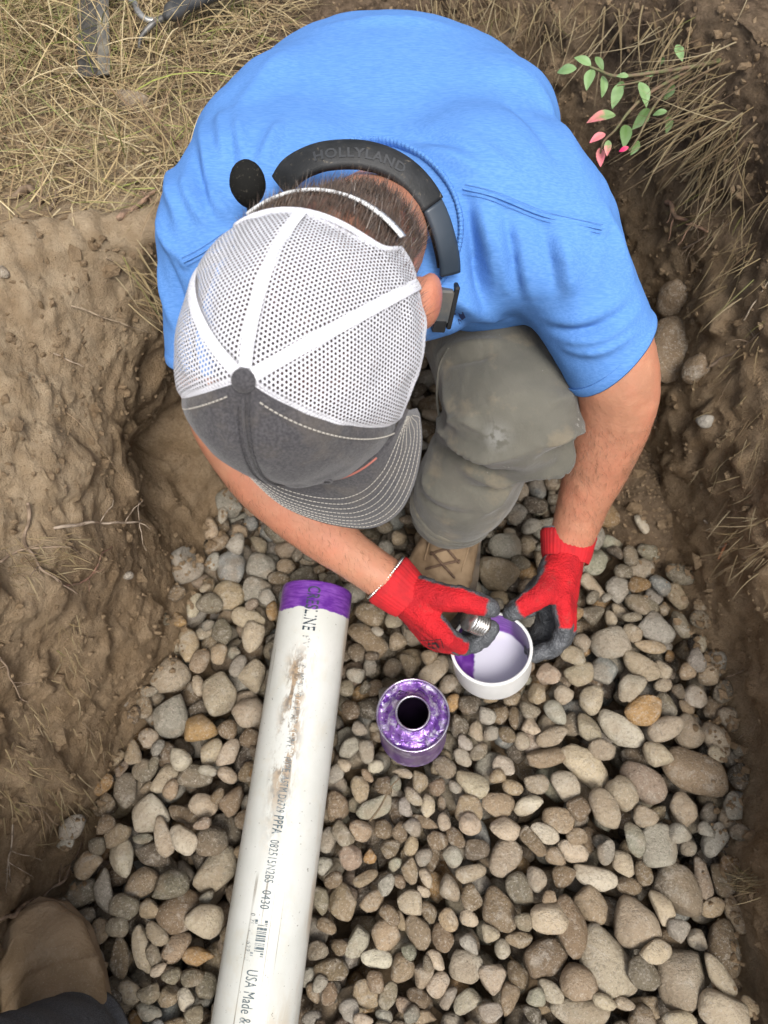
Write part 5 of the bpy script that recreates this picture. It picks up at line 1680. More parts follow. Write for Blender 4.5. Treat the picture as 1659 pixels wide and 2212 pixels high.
# raised lettering along the band
V, F = text_mesh('HOLLYLAND', .0120, .0004, 1.12, .0003)
V = V - [V[:, 0].mean(), 0, 0]
V = V - [.5 * (V[:, 0].max() + V[:, 0].min()), 0, 0]
Ls = np.concatenate([[0], np.cumsum(np.linalg.norm(np.diff(Q, axis=0), axis=1))])
s0 = Ls[34]
s_ = s0 + V[:, 0] * 1.12
ip = lambda A: np.stack([np.interp(s_, Ls, A[:, k]) for k in range(3)], 1)
Wt = ip(Wd)
sgn = 1.0 if project(Q[30] + Wd[30] * .01)[1] < project(Q[30])[1] else -1.0
TV_ = ip(Q) + Wt * (V[:, 1] * sgn + .001)[:, None] + ip(fac) * (.0046 + V[:, 2])[:, None]
obj('lettering', TV_, F, simple('gloss_black', (.030, .032, .035), .3), hbo)
# ear-piece block at the end of the band
e0, e1 = PX(962, 625, .752), PX(948, 690, .775)
ed = nrm(e1 - e0); es = nrm(camvec(1, .2, 0) - ed * (camvec(1, .2, 0) @ ed)); en = np.cross(ed, es)
def block(c, ax, ay, az, a, b2, h, bev=.002):
    P = [(-a + bev, -b2), (a - bev, -b2), (a, -b2 + bev), (a, b2 - bev), (a - bev, b2), (-a + bev, b2), (-a, b2 - bev), (-a, -b2 + bev)]
    V = [np.asarray(c) + ax * x + ay * y + az * z for z in (-h, -h + bev, h - bev, h) for x, y in [(p * (1 if abs(z) < h - bev / 2 else .9), q * (1 if abs(z) < h - bev / 2 else .9)) for p, q in P]]
    F = [list(range(8))[::-1], list(range(24, 32))]
    for k in range(3):
        for i in range(8): F.append([k * 8 + i, k * 8 + (i + 1) % 8, (k + 1) * 8 + (i + 1) % 8, (k + 1) * 8 + i])
    return V, F
V, F = block(.5 * (e0 + e1), ed, es, en, .019, .0085, .008); ep = obj('yoke', V, F, simple('grey_plastic', (.055, .062, .068), .4, (.10, .095, .085), 60), headset, smooth_shade=False)
V, F = block(e1 + ed * .004, ed, es, en, .007, .007, .0085, .001); obj('hinge', V, F, BLK, ep, smooth_shade=False)
V, F = block(.5 * (e0 + e1) + es * .0105, ed, es, en, .024, .0024, .008, .001); obj('side_rail', V, F, BLK, ep, smooth_shade=False)
# foam windscreen on its boom
mc = PX(535, 398, .66); md = nrm(PX(535, 372, .655) - PX(541, 440, .675))
mx_ = nrm(np.cross(md, camvec(0, 0, 1))); my_ = np.cross(md, mx_)
V, F = ico(4)
k = 1 - .20 * np.clip(-V[:, 2], 0, 1) ** 1.5
V = np.stack([V[:, 0] * k * .0160, V[:, 1] * k * .0160, V[:, 2] * .0208], 1)
V = V + nrm(V) * (.0003 * vnoise(V * 900, 3))[:, None]
FOAM = NT('black_foam'); co = FOAM.coord()
FOAM.color(FOAM.mix(FOAM.ramp(FOAM.noise(co, 420, 4, .75), .60, .70), (.016, .016, .015), (.12, .105, .082)))
FOAM.set(rough=1.0, spec=.05); FOAM.bump(FOAM.noise(co, 1400, 3), .0006)
obj('windscreen', place(V, mc, mx_, my_, md), F, FOAM.m, headset)
V, F = tube(spline([mc - md * .018, mc - md * .032, PX(560, 470, .70), PX(590, 500, .72), PX(606, 420, .71)], 20), .0026, 8); obj('boom', V, F, BLK, headset)

# ------------------------------------------------------------------ bracelet at the right wrist
brc = RWp - rax * .0285
P = np.array([brc + (re1 * math.cos(a) + re2 * math.sin(a) * .92) * .0352 for a in np.linspace(0, 2 * math.pi, 240, endpoint=False)])
V, F = closed_tube(P, .0021, 8)
V = V.reshape(240, 8, 3); V = (P[:, None] + (V - P[:, None]) * (1 + .45 * np.sin(np.arange(240) * 2 * math.pi / 4))[:, None, None]).reshape(-1, 3)
br = obj('bracelet', V, F, simple('silver', (.72, .70, .66), .22, metal=1.0), loc=brc)
tag(br, 'thin silver chain bracelet on the wrist at the left red glove cuff', 'bracelet')

# ================================================================== second person: the one looking down
p2 = empty('person', ONZ(60, 2200, 0), 'person standing at the lower left, only a dusty tan boot and dark trouser cuff showing', 'person')
toe = ONZ(62, 1962, 0.02); ank2 = ONZ(132, 2286, .10); heel = toe + nrm((ank2 - toe) * [1, 1, 0]) * .31
tdir = nrm(toe - heel); heel = toe - tdir * .31
LE2 = NT('dusty_tan_nubuck')
co = LE2.coord()
c = LE2.mix(LE2.ramp(LE2.noise(co, 12, 4), .35, .65), (.225, .158, .094), (.290, .210, .132))
c = LE2.mix(LE2.math('MULTIPLY', LE2.ramp(LE2.noise(co, 34, 5, .7), .48, .66), .5), c, (.33, .255, .175))
c = LE2.mix(LE2.math('MULTIPLY', LE2.ramp(LE2.noise(co, 520, 3, .7), .58, .66), .55), c, (.34, .28, .20))
LE2.color(c); LE2.set(rough=.95, spec=.1)
b = LE2.bump(LE2.noise(LE2.scaled(co, (1, 1, 1)), 26, 4, .6, .8), .005)
LE2.bump(LE2.noise(co, 300, 3), .0012, 1.0, b)
LE2 = LE2.m
SOLE2 = simple('muddy_sole', (.16, .105, .060), .9, (.24, .17, .105), 30)
b2_ = boot(p2, heel, toe, .14, .064, 'boot', False, leather=LE2, sole=SOLE2, grow=-.004)
JEANS = cloth_material('dark_navy_trousers', (.055, .057, .062), (.105, .107, .114), 700, (1, 1, 1), fold=.004)
s2 = np.cross(tdir, [0, 0, 1.])
legs = []
for off_, nm in ((0.0, 0), (.30, 1)):
    o3 = np.array([.34, -.42, 0]) if nm else np.zeros(3)
    an = np.array([ank2[0], ank2[1], 0.0]) + o3
    P = [an + [0, 0, .055], an + [0, 0, .12], an + np.array([0, -.01, .3]), an + np.array([0, -.03, .52])]
    V, F = tube(spline(P, 40), np.interp(np.linspace(0, 1, 40), [0, .12, .5, 1], [.066, .064, .064, .085]), 40, caps='flat')
    V = V + nrm(V - an * [1, 1, 0] - np.outer(V[:, 2], [0, 0, 1])) * (.008 * fbm(V * np.array([9, 9, 22]), 3, 3))[:, None]
    tr2 = obj('trouser_leg', V, F, JEANS, p2)
    if nm: boot(p2, heel + o3, toe + o3, .14, .062, 'boot', False, leather=LE2)
body2 = [tube([heel + tdir * .075 + [0, 0, .09], heel + tdir * .075 + np.array([0, -.01, .3]), heel + tdir * .075 + np.array([0, -.03, .50])], [.045, .055, .06], 16)]
V, F = join(body2); obj('body', V, F, SKIN, p2, col=np.tile(skin, (len(V), 1)))
# ================================================================== dry grass, litter, roots, sapling
def ribbons(root, d0, length, width, droop, colr, seg=5, g=None, kink=.12):
    """curved blades, all arrays; gravity droop bends them over"""
    n = len(root)
    g = g or rng
    side = nrm(np.cross(d0, np.array([0, 0, 1.])) + g.normal(0, .3, (n, 3)))
    rows_ = []
    p = root.copy(); d = d0.copy()
    k = g.normal(0, kink, (n, 3))
    for s in range(seg + 1):
        t = s / seg
        w = (width * (1 - .85 * t ** 1.5))[:, None] * side
        rows_.append(p - w); rows_.append(p + w)
        d = nrm(d + k / seg + np.outer(droop / seg, [0, 0, -1.]))
        p = p + d * (length / seg)[:, None]
    V = np.stack(rows_, 1).reshape(-1, 3)
    m = 2 * (seg + 1)
    base = np.arange(n)[:, None] * m
    F = []
    for s in range(seg):
        F.append(np.stack([base[:, 0] + 2 * s, base[:, 0] + 2 * s + 1, base[:, 0] + 2 * s + 3, base[:, 0] + 2 * s + 2], 1))
    F = np.concatenate(F)
    return V, F, np.repeat(colr, m, 0)
def down(x, y, z0=1.0):
    h = ground_tree.ray_cast(Vector((x, y, z0)), Vector((0, 0, -1)))
    return np.array(h[0][:]) if h[0] is not None else None
def scatter(n, x0, x1, y0, y1, g, test=None):
    out = []
    while len(out) < n:
        x, y = g.uniform(x0, x1), g.uniform(y0, y1)
        if test and not test(x, y): continue
        p = down(x, y)
        if p is not None: out.append(p)
    return np.array(out)
STRAW = NT('straw')
c = STRAW.mix(STRAW.math('MULTIPLY', STRAW.ramp(STRAW.noise(STRAW.coord(), 120, 3), .35, .7), .3), STRAW.attr(), (.20, .14, .075))
STRAW.color(c); STRAW.set(rough=.6, spec=.3)
STRAW = STRAW.m
def straw_cols(n, g, green=.15):
    base = np.array([(.46, .36, .19), (.38, .28, .14), (.55, .45, .27), (.27, .185, .10), (.18, .115, .065)])[g.choice(5, n, p=[.3, .27, .15, .17, .11])]
    gr = g.random(n) < green
    base[gr] = np.array([(.16, .20, .055)]) * g.uniform(.8, 1.5, (gr.sum(), 1)) + np.array([.06, .04, .0])
    return base * g.uniform(.75, 1.2, (n, 1))
g = np.random.default_rng(21)
def on_left(x, y):
    d_ = ground_edge(x, y)
    return d_
edge_pts = Tx
def ground_edge(x, y):
    """True on the bank outside the trench rim"""
    return not inside_top(x, y)
pt_ = Tx[::6]
def inside_top(px, py):
    x1, y1 = pt_[:, 0], pt_[:, 1]; x2, y2 = np.roll(x1, -1), np.roll(y1, -1)
    cond = ((y1 > py) != (y2 > py))
    with np.errstate(divide='ignore', invalid='ignore'):
        xi = (x2 - x1) * (py - y1) / (y2 - y1) + x1
    return bool(np.sum(cond & (px < xi)) % 2)
parts = []
# tussocks on the bank at upper left
tuss = []
for _ in range(170):
    x, y = g.uniform(-1.15, -.16), g.uniform(.80, 1.9)
    if inside_top(x, y): continue
    if y < .86 and x > -.55 and g.random() < .8: continue
    tuss.append((x, y, g.uniform(.5, 1.2), g.random()))
roots_, dirs_, lens_, grn = [], [], [], []
for x, y, s, gg in tuss:
    p = down(x, y)
    near_edge = smooth(-.42, -.22, x)
    for _ in range(int(46 * s * (1 - .55 * near_edge))):
        a = g.uniform(0, 2 * math.pi); r = abs(g.normal(0, .025))
        roots_.append(p + [r * math.cos(a), r * math.sin(a), -.004])
        dirs_.append([math.cos(a) * .7 + g.normal(0, .35) + .12, math.sin(a) * .7 + g.normal(0, .35) - .30, g.uniform(.25, 1.3)])
        lens_.append(g.uniform(.06, .22) * s); grn.append(gg)
roots_ = np.array(roots_); n = len(roots_)
cols = straw_cols(n, g, .05); gm = (np.array(grn) > .60) & (g.random(n) < .5)
cols[gm] = np.array([.20, .215, .075]) * g.uniform(.8, 1.4, (gm.sum(), 1))
parts.append(ribbons(roots_, nrm(np.array(dirs_)), np.array(lens_), g.uniform(.0005, .0012, n), g.uniform(.3, 1.6, n), cols, 6, g))
# matted litter lying flat
n = 15000
lit = scatter(n, -1.15, -.14, .735, 1.9, g, lambda x, y: not inside_top(x, y) and not (y < .80 and g.random() < .75))
az = g.uniform(0, 2 * math.pi, n)
parts.append(ribbons(lit + np.stack([0 * az, 0 * az, g.uniform(.001, .016, n)], 1), nrm(np.stack([np.cos(az), np.sin(az), g.uniform(-.08, .25, n)], 1)), g.uniform(.03, .13, n), g.uniform(.0004, .0011, n), g.uniform(-.05, .4, n), straw_cols(n, g, .06) * .85, 4, g, .25))
# litter behind and on the right bank
n = 900
lit = scatter(n, -.2, .95, 1.0, 1.9, g, lambda x, y: not inside_top(x, y))
az = g.uniform(0, 2 * math.pi, n)
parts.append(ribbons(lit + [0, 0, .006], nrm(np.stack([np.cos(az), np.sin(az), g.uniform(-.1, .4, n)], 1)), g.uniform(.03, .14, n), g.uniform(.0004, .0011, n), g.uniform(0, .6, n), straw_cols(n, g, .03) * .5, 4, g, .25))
V = np.concatenate([p[0] for p in parts]); off_ = np.cumsum([0] + [len(p[0]) for p in parts])
F = np.concatenate([p[1] + o for p, o in zip(parts, off_)])
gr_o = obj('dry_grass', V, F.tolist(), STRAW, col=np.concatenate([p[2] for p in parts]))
tag(gr_o, 'matted straw-coloured dry grass and litter on the bank', 'grass', kind='stuff')

# straw and fine roots hanging out of the cut edges
parts = []
def hanging(n, pts, dirpx, spread, l0, l1, w0, w1, dark, seed, lift=.004, droop=.4):
    """strands rooted around picture points on the ground, heading along a picture direction"""
    gg = np.random.default_rng(seed)
    R_, D_ = [], []
    P = np.array(pts, float)
    for _ in range(n):
        a = P[gg.integers(len(P))] + gg.normal(0, spread, 2)
        h, nn = cast(ground_tree, a[0], a[1], 1.0)
        d = camvec(dirpx[0] + gg.normal(0, .35), -dirpx[1] + gg.normal(0, .35), gg.uniform(.0, .45))
        R_.append(h + nn * lift); D_.append(nrm(d + nn * .35))
    R_, D_ = np.array(R_), np.array(D_)
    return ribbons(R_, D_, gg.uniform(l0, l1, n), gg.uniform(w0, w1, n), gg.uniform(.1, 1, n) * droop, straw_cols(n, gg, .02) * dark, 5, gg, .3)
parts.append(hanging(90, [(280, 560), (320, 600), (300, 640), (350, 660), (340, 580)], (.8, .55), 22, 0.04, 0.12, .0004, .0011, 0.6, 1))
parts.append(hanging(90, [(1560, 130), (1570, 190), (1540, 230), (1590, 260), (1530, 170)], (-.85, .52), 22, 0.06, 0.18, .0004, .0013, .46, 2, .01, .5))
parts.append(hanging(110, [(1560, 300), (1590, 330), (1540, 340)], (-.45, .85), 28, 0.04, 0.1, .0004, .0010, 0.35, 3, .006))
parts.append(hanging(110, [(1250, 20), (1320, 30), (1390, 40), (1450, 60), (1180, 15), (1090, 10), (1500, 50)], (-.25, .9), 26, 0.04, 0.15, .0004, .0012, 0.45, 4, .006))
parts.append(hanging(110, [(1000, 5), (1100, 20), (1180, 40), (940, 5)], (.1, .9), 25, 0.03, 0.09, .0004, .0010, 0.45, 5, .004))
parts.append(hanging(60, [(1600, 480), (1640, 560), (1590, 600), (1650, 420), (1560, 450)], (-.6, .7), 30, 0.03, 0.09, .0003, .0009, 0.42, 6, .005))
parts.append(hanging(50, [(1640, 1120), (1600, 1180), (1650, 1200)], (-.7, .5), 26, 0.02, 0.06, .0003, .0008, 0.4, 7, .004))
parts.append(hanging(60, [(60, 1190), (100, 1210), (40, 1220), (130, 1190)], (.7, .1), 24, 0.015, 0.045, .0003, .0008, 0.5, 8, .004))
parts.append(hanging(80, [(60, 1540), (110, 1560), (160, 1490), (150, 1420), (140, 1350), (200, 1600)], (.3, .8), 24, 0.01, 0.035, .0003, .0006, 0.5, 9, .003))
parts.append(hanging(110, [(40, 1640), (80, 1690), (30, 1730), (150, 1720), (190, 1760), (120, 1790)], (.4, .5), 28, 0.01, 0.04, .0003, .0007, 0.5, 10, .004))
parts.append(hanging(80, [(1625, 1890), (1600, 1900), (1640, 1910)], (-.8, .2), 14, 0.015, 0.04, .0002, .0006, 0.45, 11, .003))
parts.append(hanging(50, [(1560, 760), (1640, 740), (1620, 880), (1560, 1000), (1650, 980)], (-.5, .8), 40, 0.02, 0.06, .0003, .0007, 0.4, 12, .003))
V = np.concatenate([p[0] for p in parts]); off_ = np.cumsum([0] + [len(p[0]) for p in parts])
F = np.concatenate([p[1] + o for p, o in zip(parts, off_)])
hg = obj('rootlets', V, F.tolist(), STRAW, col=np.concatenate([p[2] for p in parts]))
tag(hg, 'fine roots and straw hanging from the cut earth', 'rootlets', kind='stuff')

# single roots and straws that can be told apart
ROOTM = simple('root_bark', (.2, .14, .09), .85, (.10, .066, .04), 90, bump=(260, .0006), attr=True, lo=.4, hi=.7)
ROOTS = [
 ([(122, 1140), (187, 1131), (250, 1129), (297, 1129), (306, 1123)], .0021, (.36, .29, .22), 'pale root sticking straight out of the left wall above the pipe end'),
 ([(59, 1084), (64, 1118), (55, 1156), (66, 1199), (87, 1231), (125, 1256), (169, 1281)], .0024, (.27, .20, .14), 'forked grey root running down the left wall below the pale one'),
 ([(141, 1268), (184, 1253), (206, 1228), (219, 1199), (241, 1179)], .0016, (.30, .16, .11), 'thin reddish root curling up from the left wall'),
 ([(0, 1212), (31, 1193), (75, 1181), (150, 1181), (175, 1195)], .0018, (.30, .22, .15), 'stringy root along the upper edge of the left clod'),
 ([(0, 1990), (31, 1975), (62, 1950), (87, 1944), (106, 1922), (134, 1900), (156, 1866), (175, 1819)], .0030, (.27, .19, .13), 'long root along the wall foot above the tan boot'),
 ([(28, 1772), (23, 1825), (19, 1881), (24, 1910)], .0014, (.36, .29, .22), 'pale frayed root hanging down the lower left wall'),
 ([(37, 1731), (87, 1750), (122, 1784)], .0016, (.24, .17, .11), 'short brown root in the lower left wall over the boot'),
 ([(0, 1420), (30, 1475), (50, 1520)], .0014, (.26, .19, .13), 'thin root at the left edge of the picture on the wall'),
 ([(156, 662), (225, 685), (280, 704), (319, 716)], .0012, (.44, .34, .23), 'long pale straw lying on the left wall beside the cap'),
 ([(231, 557), (280, 585), (337, 619)], .0012, (.38, .29, .19), 'straw sticking out of the left wall beside the blue sleeve'),
 ([(116, 763), (150, 778), (181, 791)], .0013, (.42, .33, .24), 'short pale straw on the upper left wall'),
 ([(100, 848), (150, 896), (194, 938), (250, 1010), (297, 1066)], .0008, (.36, .26, .16), 'very long thin straw slanting down the left wall'),
 ([(1440, 432), (1462, 459), (1492, 484), (1530, 500)], .0040, (.22, .13, .085), 'thick reddish-brown root crossing the right wall beside the sleeve'),
 ([(1487, 498), (1550, 470), (1599, 437), (1640, 400)], .0018, (.26, .19, .13), 'grey root slanting up from the thick red root'),
 ([(1476, 536), (1511, 519), (1560, 490), (1610, 462)], .0018, (.22, .16, .11), 'lower of two parallel roots on the right wall'),
 ([(1536, 790), (1582, 763), (1620, 735), (1659, 705)], .0024, (.20, .145, .10), 'root above the stones stuck in the right wall'),
 ([(1608, 689), (1635, 645), (1662, 602)], .0013, (.52, .43, .31), 'pale straw at the right edge of the picture'),
 ([(1422, 1257), (1487, 1245), (1555, 1234), (1610, 1209), (1662, 1193)], .0021, (.26, .185, .13), 'long root reaching from the right wall over the gravel'),
 ([(1484, 1319), (1550, 1294), (1582, 1256), (1585, 1228)], .0017, (.26, .19, .13), 'thin root bending down below the long one on the right'),
 ([(1522, 1124), (1580, 1160), (1620, 1164), (1662, 1163)], .0021, (.27, .22, .17), 'grey root crossing the orange root on the right wall'),
 ([(1550, 1206), (1577, 1160), (1610, 1124), (1662, 1083)], .0019, (.36, .15, .07), 'orange-brown root on the right wall'),
 ([(1517, 1537), (1522, 1507), (1550, 1474), (1607, 1447)], .0018, (.25, .18, .12), 'root hanging over the stones at the right wall foot'),
 ([(1596, 1597), (1625, 1570), (1662, 1543)], .0012, (.28, .20, .13), 'fine root on the smooth right wall'),
 ([(1506, 1751), (1564, 1771), (1600, 1786), (1634, 1799)], .0020, (.23, .14, .10), 'dark red root lying on stones by the right wall'),
 ([(20, 425), (60, 405), (100, 430), (150, 400), (190, 395)], .0050, (.22, .155, .10), 'thick gnarled root on top of the left bank'),
 ([(255, 465), (290, 445), (330, 415)], .0042, (.30, .19, .125), 'stout reddish stick pointing at the blue sleeve'),
 ([(100, 460), (125, 430), (165, 385), (170, 360)], .0032, (.25, .18, .12), 'forked root lying in the dry grass on the left bank'),
]
for i, (pts, r, c, lab) in enumerate(ROOTS):
    P = []
    prev = None
    for j, (x, y) in enumerate(pts):
        h, nn = cast(ground_tree, x, y, 1.0)
        d = project(h)[2] - r * 1.5 - .004 * math.sin(j * 2.1 + i)
        if prev is not None: d = min(max(d, prev - .035), prev + .035)
        prev = d
        P.append(PX(x, y, d))
    P = spline(np.array(P), 26)
    P = P + np.stack([vnoise(P * 55 + 9 * k, i + k) for k in range(3)], 1) * r * 1.2
    straw_ = 'straw' in lab
    rr = r * np.linspace(1, .45, 26) * (1 + (.0 if straw_ else .25) * vnoise(P * 160, i))
    parts_ = [tube(P, rr, 7)]
    if not straw_:
        gg = np.random.default_rng(i)
        for _ in range(5):                                   # side rootlets
            k = gg.integers(3, 23)
            d = nrm(gg.normal(size=3))
            L = gg.uniform(.012, .04)
            Q = np.array([P[k] + d * L * t + np.array([0, 0, -L * .3 * t * t]) + gg.normal(0, .0015, 3) * t for t in np.linspace(0, 1, 6)])
            parts_.append(tube(Q, r * np.linspace(.4, .15, 6), 5))
    V, F = join(parts_)
    o = obj('straw' if straw_ else ('stick' if 'stick' in lab else 'root'), V, F, ROOTM, loc=P[0], col=np.tile(c, (len(V), 1)))
    tag(o, lab, 'straw' if straw_ else 'root', 'roots and straws showing in the trench walls')

# ------------------------------------------------------------------ sapling with green and pink leaves
LEAF = NT('leaf')
co = LEAF.coord()
c = LEAF.mix(LEAF.math('MULTIPLY', LEAF.ramp(LEAF.noise(co, 120, 3), .35, .7), .25), LEAF.attr(), (.10, .17, .06))
LEAF.color(c); LEAF.set(rough=.55, spec=.35)
LEAF.b.inputs['Subsurface Weight'].default_value = .0
LEAF = LEAF.m
sap = empty('sapling', PX(1500, 150, .96), 'leafy green sapling with a few pink leaves hanging from the right bank', 'sapling')
def zp(x, y):
    return 829.6 + x / 2, y / 2
SD = .975
stemm = simple('sapling_stem', (.12, .13, .05), .7, (.16, .10, .06), 80)
for pts, r in (([(1500, 250), (1350, 285), (1180, 312), (1010, 330), (930, 305), (890, 288)], .0016), ([(1350, 285), (1150, 400), (1060, 480), (1000, 560), (950, 610), (935, 660)], .0013), ([(1180, 312), (1110, 350), (1010, 370)], .0010), ([(1250, 350), (1160, 470), (1100, 590), (1060, 650)], .0011)):
    P = spline(np.array([PX(*zp(x, y), SD - .012 * math.sin(i)) for i, (x, y) in enumerate(pts)]), 24)
    V, F = tube(P, 1.6 * r * np.linspace(1.2, .6, 24), 6)
    obj('stem', V, F, stemm, sap)
LEAVES = [(790, 305, 88, 168, 'g'), (858, 266, 82, 205, 'g'), (887, 345, 98, 105, 'g'), (942, 375, 98, 92, 'g'), (1003, 415, 118, 108, 'g'), (938, 515, 132, 165, 'h'), (922, 598, 80, 150, 'p'), (934, 680, 84, 88, 'p'), (1036, 645, 48, 155, 'r'),
          (1118, 410, 116, 75, 'g'), (1108, 515, 120, 130, 'd'), (1040, 590, 104, 95, 'd'), (1082, 640, 74, 120, 'd'), (1192, 490, 66, 165, 'g'), (1276, 230, 78, 70, 'g'), (1230, 400, 86, 125, 'd'), (930, 276, 70, 60, 'd'), (1030, 330, 54, 180, 'g'), (966, 640, 70, 95, 'h'), (1015, 375, 60, 150, 'd'), (1225, 540, 80, 100, 'd'), (1140, 320, 50, 190, 'g'), (1200, 265, 40, 120, 'd')]
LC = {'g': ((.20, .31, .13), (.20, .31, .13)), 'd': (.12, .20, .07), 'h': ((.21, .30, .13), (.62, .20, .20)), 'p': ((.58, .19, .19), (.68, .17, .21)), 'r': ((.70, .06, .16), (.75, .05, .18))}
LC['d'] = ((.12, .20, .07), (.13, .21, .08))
gg = np.random.default_rng(8)
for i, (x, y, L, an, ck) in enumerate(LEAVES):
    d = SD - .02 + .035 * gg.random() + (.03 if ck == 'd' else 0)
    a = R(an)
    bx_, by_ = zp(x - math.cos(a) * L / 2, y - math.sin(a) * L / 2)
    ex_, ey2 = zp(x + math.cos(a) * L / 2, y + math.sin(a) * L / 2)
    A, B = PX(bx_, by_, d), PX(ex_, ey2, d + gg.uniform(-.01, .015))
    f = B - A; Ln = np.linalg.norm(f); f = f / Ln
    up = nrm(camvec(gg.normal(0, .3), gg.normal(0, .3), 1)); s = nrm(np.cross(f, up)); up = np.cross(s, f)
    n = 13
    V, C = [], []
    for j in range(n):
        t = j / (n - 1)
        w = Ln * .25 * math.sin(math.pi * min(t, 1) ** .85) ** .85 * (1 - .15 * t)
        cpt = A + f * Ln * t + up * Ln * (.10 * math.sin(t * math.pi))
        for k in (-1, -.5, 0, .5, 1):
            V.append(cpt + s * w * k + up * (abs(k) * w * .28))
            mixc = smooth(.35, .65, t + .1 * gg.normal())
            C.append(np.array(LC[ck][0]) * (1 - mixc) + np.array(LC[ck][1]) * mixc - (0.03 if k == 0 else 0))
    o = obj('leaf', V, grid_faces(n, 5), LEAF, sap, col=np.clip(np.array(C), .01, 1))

# ------------------------------------------------------------------ stones stuck in the right-hand bank
for x, y, a, b2, c, ck, lab in ((1456, 762, .040, .056, .035, 'd', 'big mud-caked stone stuck in the right bank beside the bare arm'), (1514, 796, .026, .019, .018, 'n', 'small brown stone stuck beside the big muddy one'), (1525, 911, .014, .010, .010, 'w', 'small pale stone chip in the dark right bank'),
                        (1462, 640, .026, .034, .022, 'n', 'brown clod-covered stone in the right bank above the muddy one'), (1406, 866, .012, .010, .010, 'b', 'tiny pale stone chip beside the elbow'), (1415, 905, .015, .012, .010, 't', 'tan pebble in the dirt beside the elbow'),
                        (290, 228, .026, .018, .016, 't', 'flat brown stone lying in the dry grass'), (6, 590, .009, .009, .007, 't', 'pale pebble on the left bank at the picture edge'), (275, 1243, .009, .006, .006, 'b', 'white stone chip in the left wall')):
    h, nn = cast(ground_tree, x, y, 1.0)
    if ck == 'x': continue
    V, F = stone_shape(a, b2, c, 3, int(x))
    ax = nrm(camvec(1, 0, 0) - nn * (camvec(1, 0, 0) @ nn)); ay = np.cross(nn, ax)
    V = place(V, h + nn * c * .25, ax, ay, nn)
    o = obj('stone', V, F, STONE, loc=h, col=np.tile(np.array([.20, .142, .088]) if ck in 'dn' else np.array(SCOL[ck]) * .8, (len(V), 1)))
    tag(o, lab, 'stone')
# ------------------------------------------------------------------ crumbs of soil
gg = np.random.default_rng(31)
wall_idx = np.where((kk > 20) & (kk < 135) & (TV[:, 1] > -.35) & (TV[:, 1] < 1.45))[0]
cpos = TV[gg.choice(wall_idx, 8000)]
fidx = np.where((FV[:, 2] > -.05) & (FV[:, 1] > .3))[0]
fpos = FV[gg.choice(fidx, 900)]
# spill over the stones along the wall feet
sb = Bx[gg.integers(0, NS, 5200)]
ctr = np.array([0.02, .45])
spx = sb + nrm(ctr - sb) * np.abs(gg.normal(0, .030, (len(sb), 1))) + gg.normal(0, .008, (len(sb), 2))
ii = np.clip(((spx[:, 0] - HMX0) / HS).round().astype(int), 0, FILLZ.shape[0] - 1); jj_ = np.clip(((spx[:, 1] - HMY0) / HS).round().astype(int), 0, FILLZ.shape[1] - 1)
zz_ = FILLZ[ii, jj_]
ok = (zz_ < .05) & (spx[:, 1] > -.4)
cpos = np.concatenate([cpos, fpos, np.column_stack([spx, zz_])[ok]])
V0, F0 = ico(1)
F0 = np.array(F0)
sz = np.abs(gg.normal(0, .0022, len(cpos))) + .0010
big = gg.random(len(cpos)) < .04; sz[big] *= 2.2
V = cpos[:, None] + V0[None] * (sz[:, None, None] * (1 + .35 * gg.normal(size=(len(cpos), len(V0), 1)) * .9)) * gg.uniform(.6, 1.2, (len(cpos), 1, 3))
F = (F0[None] + (np.arange(len(cpos)) * len(V0))[:, None, None]).reshape(-1, 3)
cr = obj('soil_crumbs', V.reshape(-1, 3), F.tolist(), SOIL, col=np.zeros((V.shape[0] * V.shape[1], 3)), smooth_shade=False)
tag(cr, 'loose crumbs of soil on the trench walls', 'soil', kind='stuff')

# ------------------------------------------------------------------ pruning saw and bent rod lying in the grass
saw_top = ONZ(205, -60, .545); saw_bot = ONZ(207, 165, .52)
sawd = nrm(saw_bot - saw_top); saws = nrm(np.cross(sawd, [0, 0, 1.])); saws = saws if saws[0] > 0 else -saws
sawn = np.cross(saws, sawd); sawn = sawn if sawn[2] > 0 else -sawn
SL = np.linalg.norm(saw_bot - saw_top) + .30
so0 = saw_bot - sawd * SL
saw = empty('pruning_saw', so0, 'steel saw blade with coarse teeth lying in the dry grass at upper left', 'saw')
STEEL = simple('worn_saw_steel', (.16, .155, .145), .42, (.30, .27, .21), 34, metal=.55, bump=(160, .0003))
DSTEEL = simple('dark_saw_steel', (.060, .056, .052), .5, (.11, .10, .085), 60, metal=.4)
wl_, wr_ = -.022, .020
nT = 46
V, F = [], []
for z in (0, .0016):
    for i in range(nT + 1):
        t = i / nT * SL
        V += [so0 + sawd * t + saws * (wl_ - (.0045 if i % 2 else 0)) + sawn * z, so0 + sawd * t + saws * wr_ + sawn * z]
m = 2 * (nT + 1)
for i in range(nT):
    a = 2 * i
    F += [[m + a, m + a + 1, m + a + 3, m + a + 2], [a + 2, a + 3, a + 1, a]]
    F += [[a, m + a, m + a + 2, a + 2], [a + 1, a + 3, m + a + 3, m + a + 1]]
F += [[0, 1, m + 1, m], [m - 2, 2 * m - 2, 2 * m - 1, m - 1]]
obj('blade', V, F, DSTEEL, saw, smooth_shade=False)
V, F = [], []
for i in range(nT):                               # the second row of teeth along the spine plate
    t = i / nT * SL
    b0 = so0 + sawd * t + saws * (.004) + sawn * .0026
    k = len(V)
    V += [b0, b0 + sawd * .006, b0 - saws * .006 - sawd * .004 + sawn * .0008]
    F.append([k, k + 1, k + 2])
obj('tooth_row', V, F, DSTEEL, saw, smooth_shade=False)
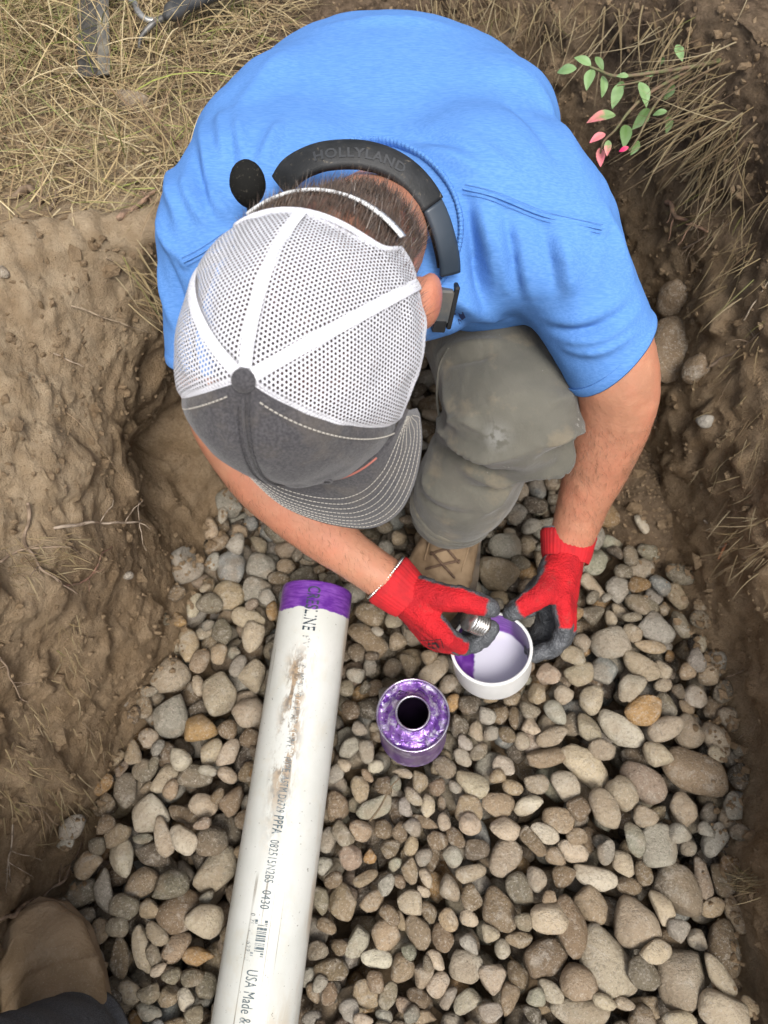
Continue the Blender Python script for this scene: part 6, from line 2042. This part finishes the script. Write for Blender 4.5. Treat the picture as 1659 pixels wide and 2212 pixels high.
V, F = block(so0 + sawd * SL / 2 + saws * .012 + sawn * .0022, sawd, saws, sawn, SL / 2, .0085, .0010, .0004)
obj('spine_plate', V, F, STEEL, saw, smooth_shade=False)
V, F = tube(spline([so0 - sawd * .12, so0 - sawd * .06, so0 + sawd * .01], 12), [.014] * 3 + [.016] * 6 + [.014] * 3, 14); obj('handle', V, F, simple('black_rubber', (.02, .021, .023), .6), saw)
rod = empty('bent_rod_tool', ONZ(340, 30, .54), 'bent grey metal rod with a black rubber grip lying in the grass', 'tool')
P = spline(np.array([ONZ(230, -14, .545), ONZ(285, 2, .545), ONZ(300, 28, .545), ONZ(325, 45, .54), ONZ(360, 38, .54), ONZ(385, 28, .545)]), 40)
V, F = tube(P, .0046, 12); obj('rod', V, F, simple('grey_steel_rod', (.36, .36, .35), .38, (.22, .21, .19), 60, metal=.6), rod)
P = spline(np.array([ONZ(300, 103, .52), ONZ(305, 80, .53), ONZ(330, 52, .54), ONZ(352, 40, .542)]), 24)
V, F = tube(P, np.linspace(.0022, .0050, 24), 10); obj('hook', V, F, simple('dull_steel', (.17, .165, .155), .5, (.09, .085, .08), 60, metal=.4), rod)
P = spline(np.array([ONZ(362, 34, .548), ONZ(395, 12, .55), ONZ(440, -8, .55), ONZ(520, -40, .55)]), 30)
V, F = tube(P, np.interp(np.linspace(0, 1, 30), [0, .06, .15, 1], [.008, .0135, .0150, .014]), 16, np.interp(np.linspace(0, 1, 30), [0, .06, .15, 1], [.007, .011, .012, .011])); obj('grip', V, F, simple('black_grip', (.020, .022, .025), .55, (.05, .048, .045), 70), rod)
# the small dry twig on the pebbles below the can
P = spline(np.array([ONZ(862, 1682, .035), ONZ(845, 1700, .036), ONZ(820, 1745, .036), ONZ(800, 1772, .032)]), 20)
V, F = tube(P, np.linspace(.0009, .0016, 20), 6)
tw = obj('twig', V, F, ROOTM, loc=P[0], col=np.tile((.16, .12, .07), (len(V), 1)))
tag(tw, 'thin dry twig lying on the pebbles below the purple can', 'twig')
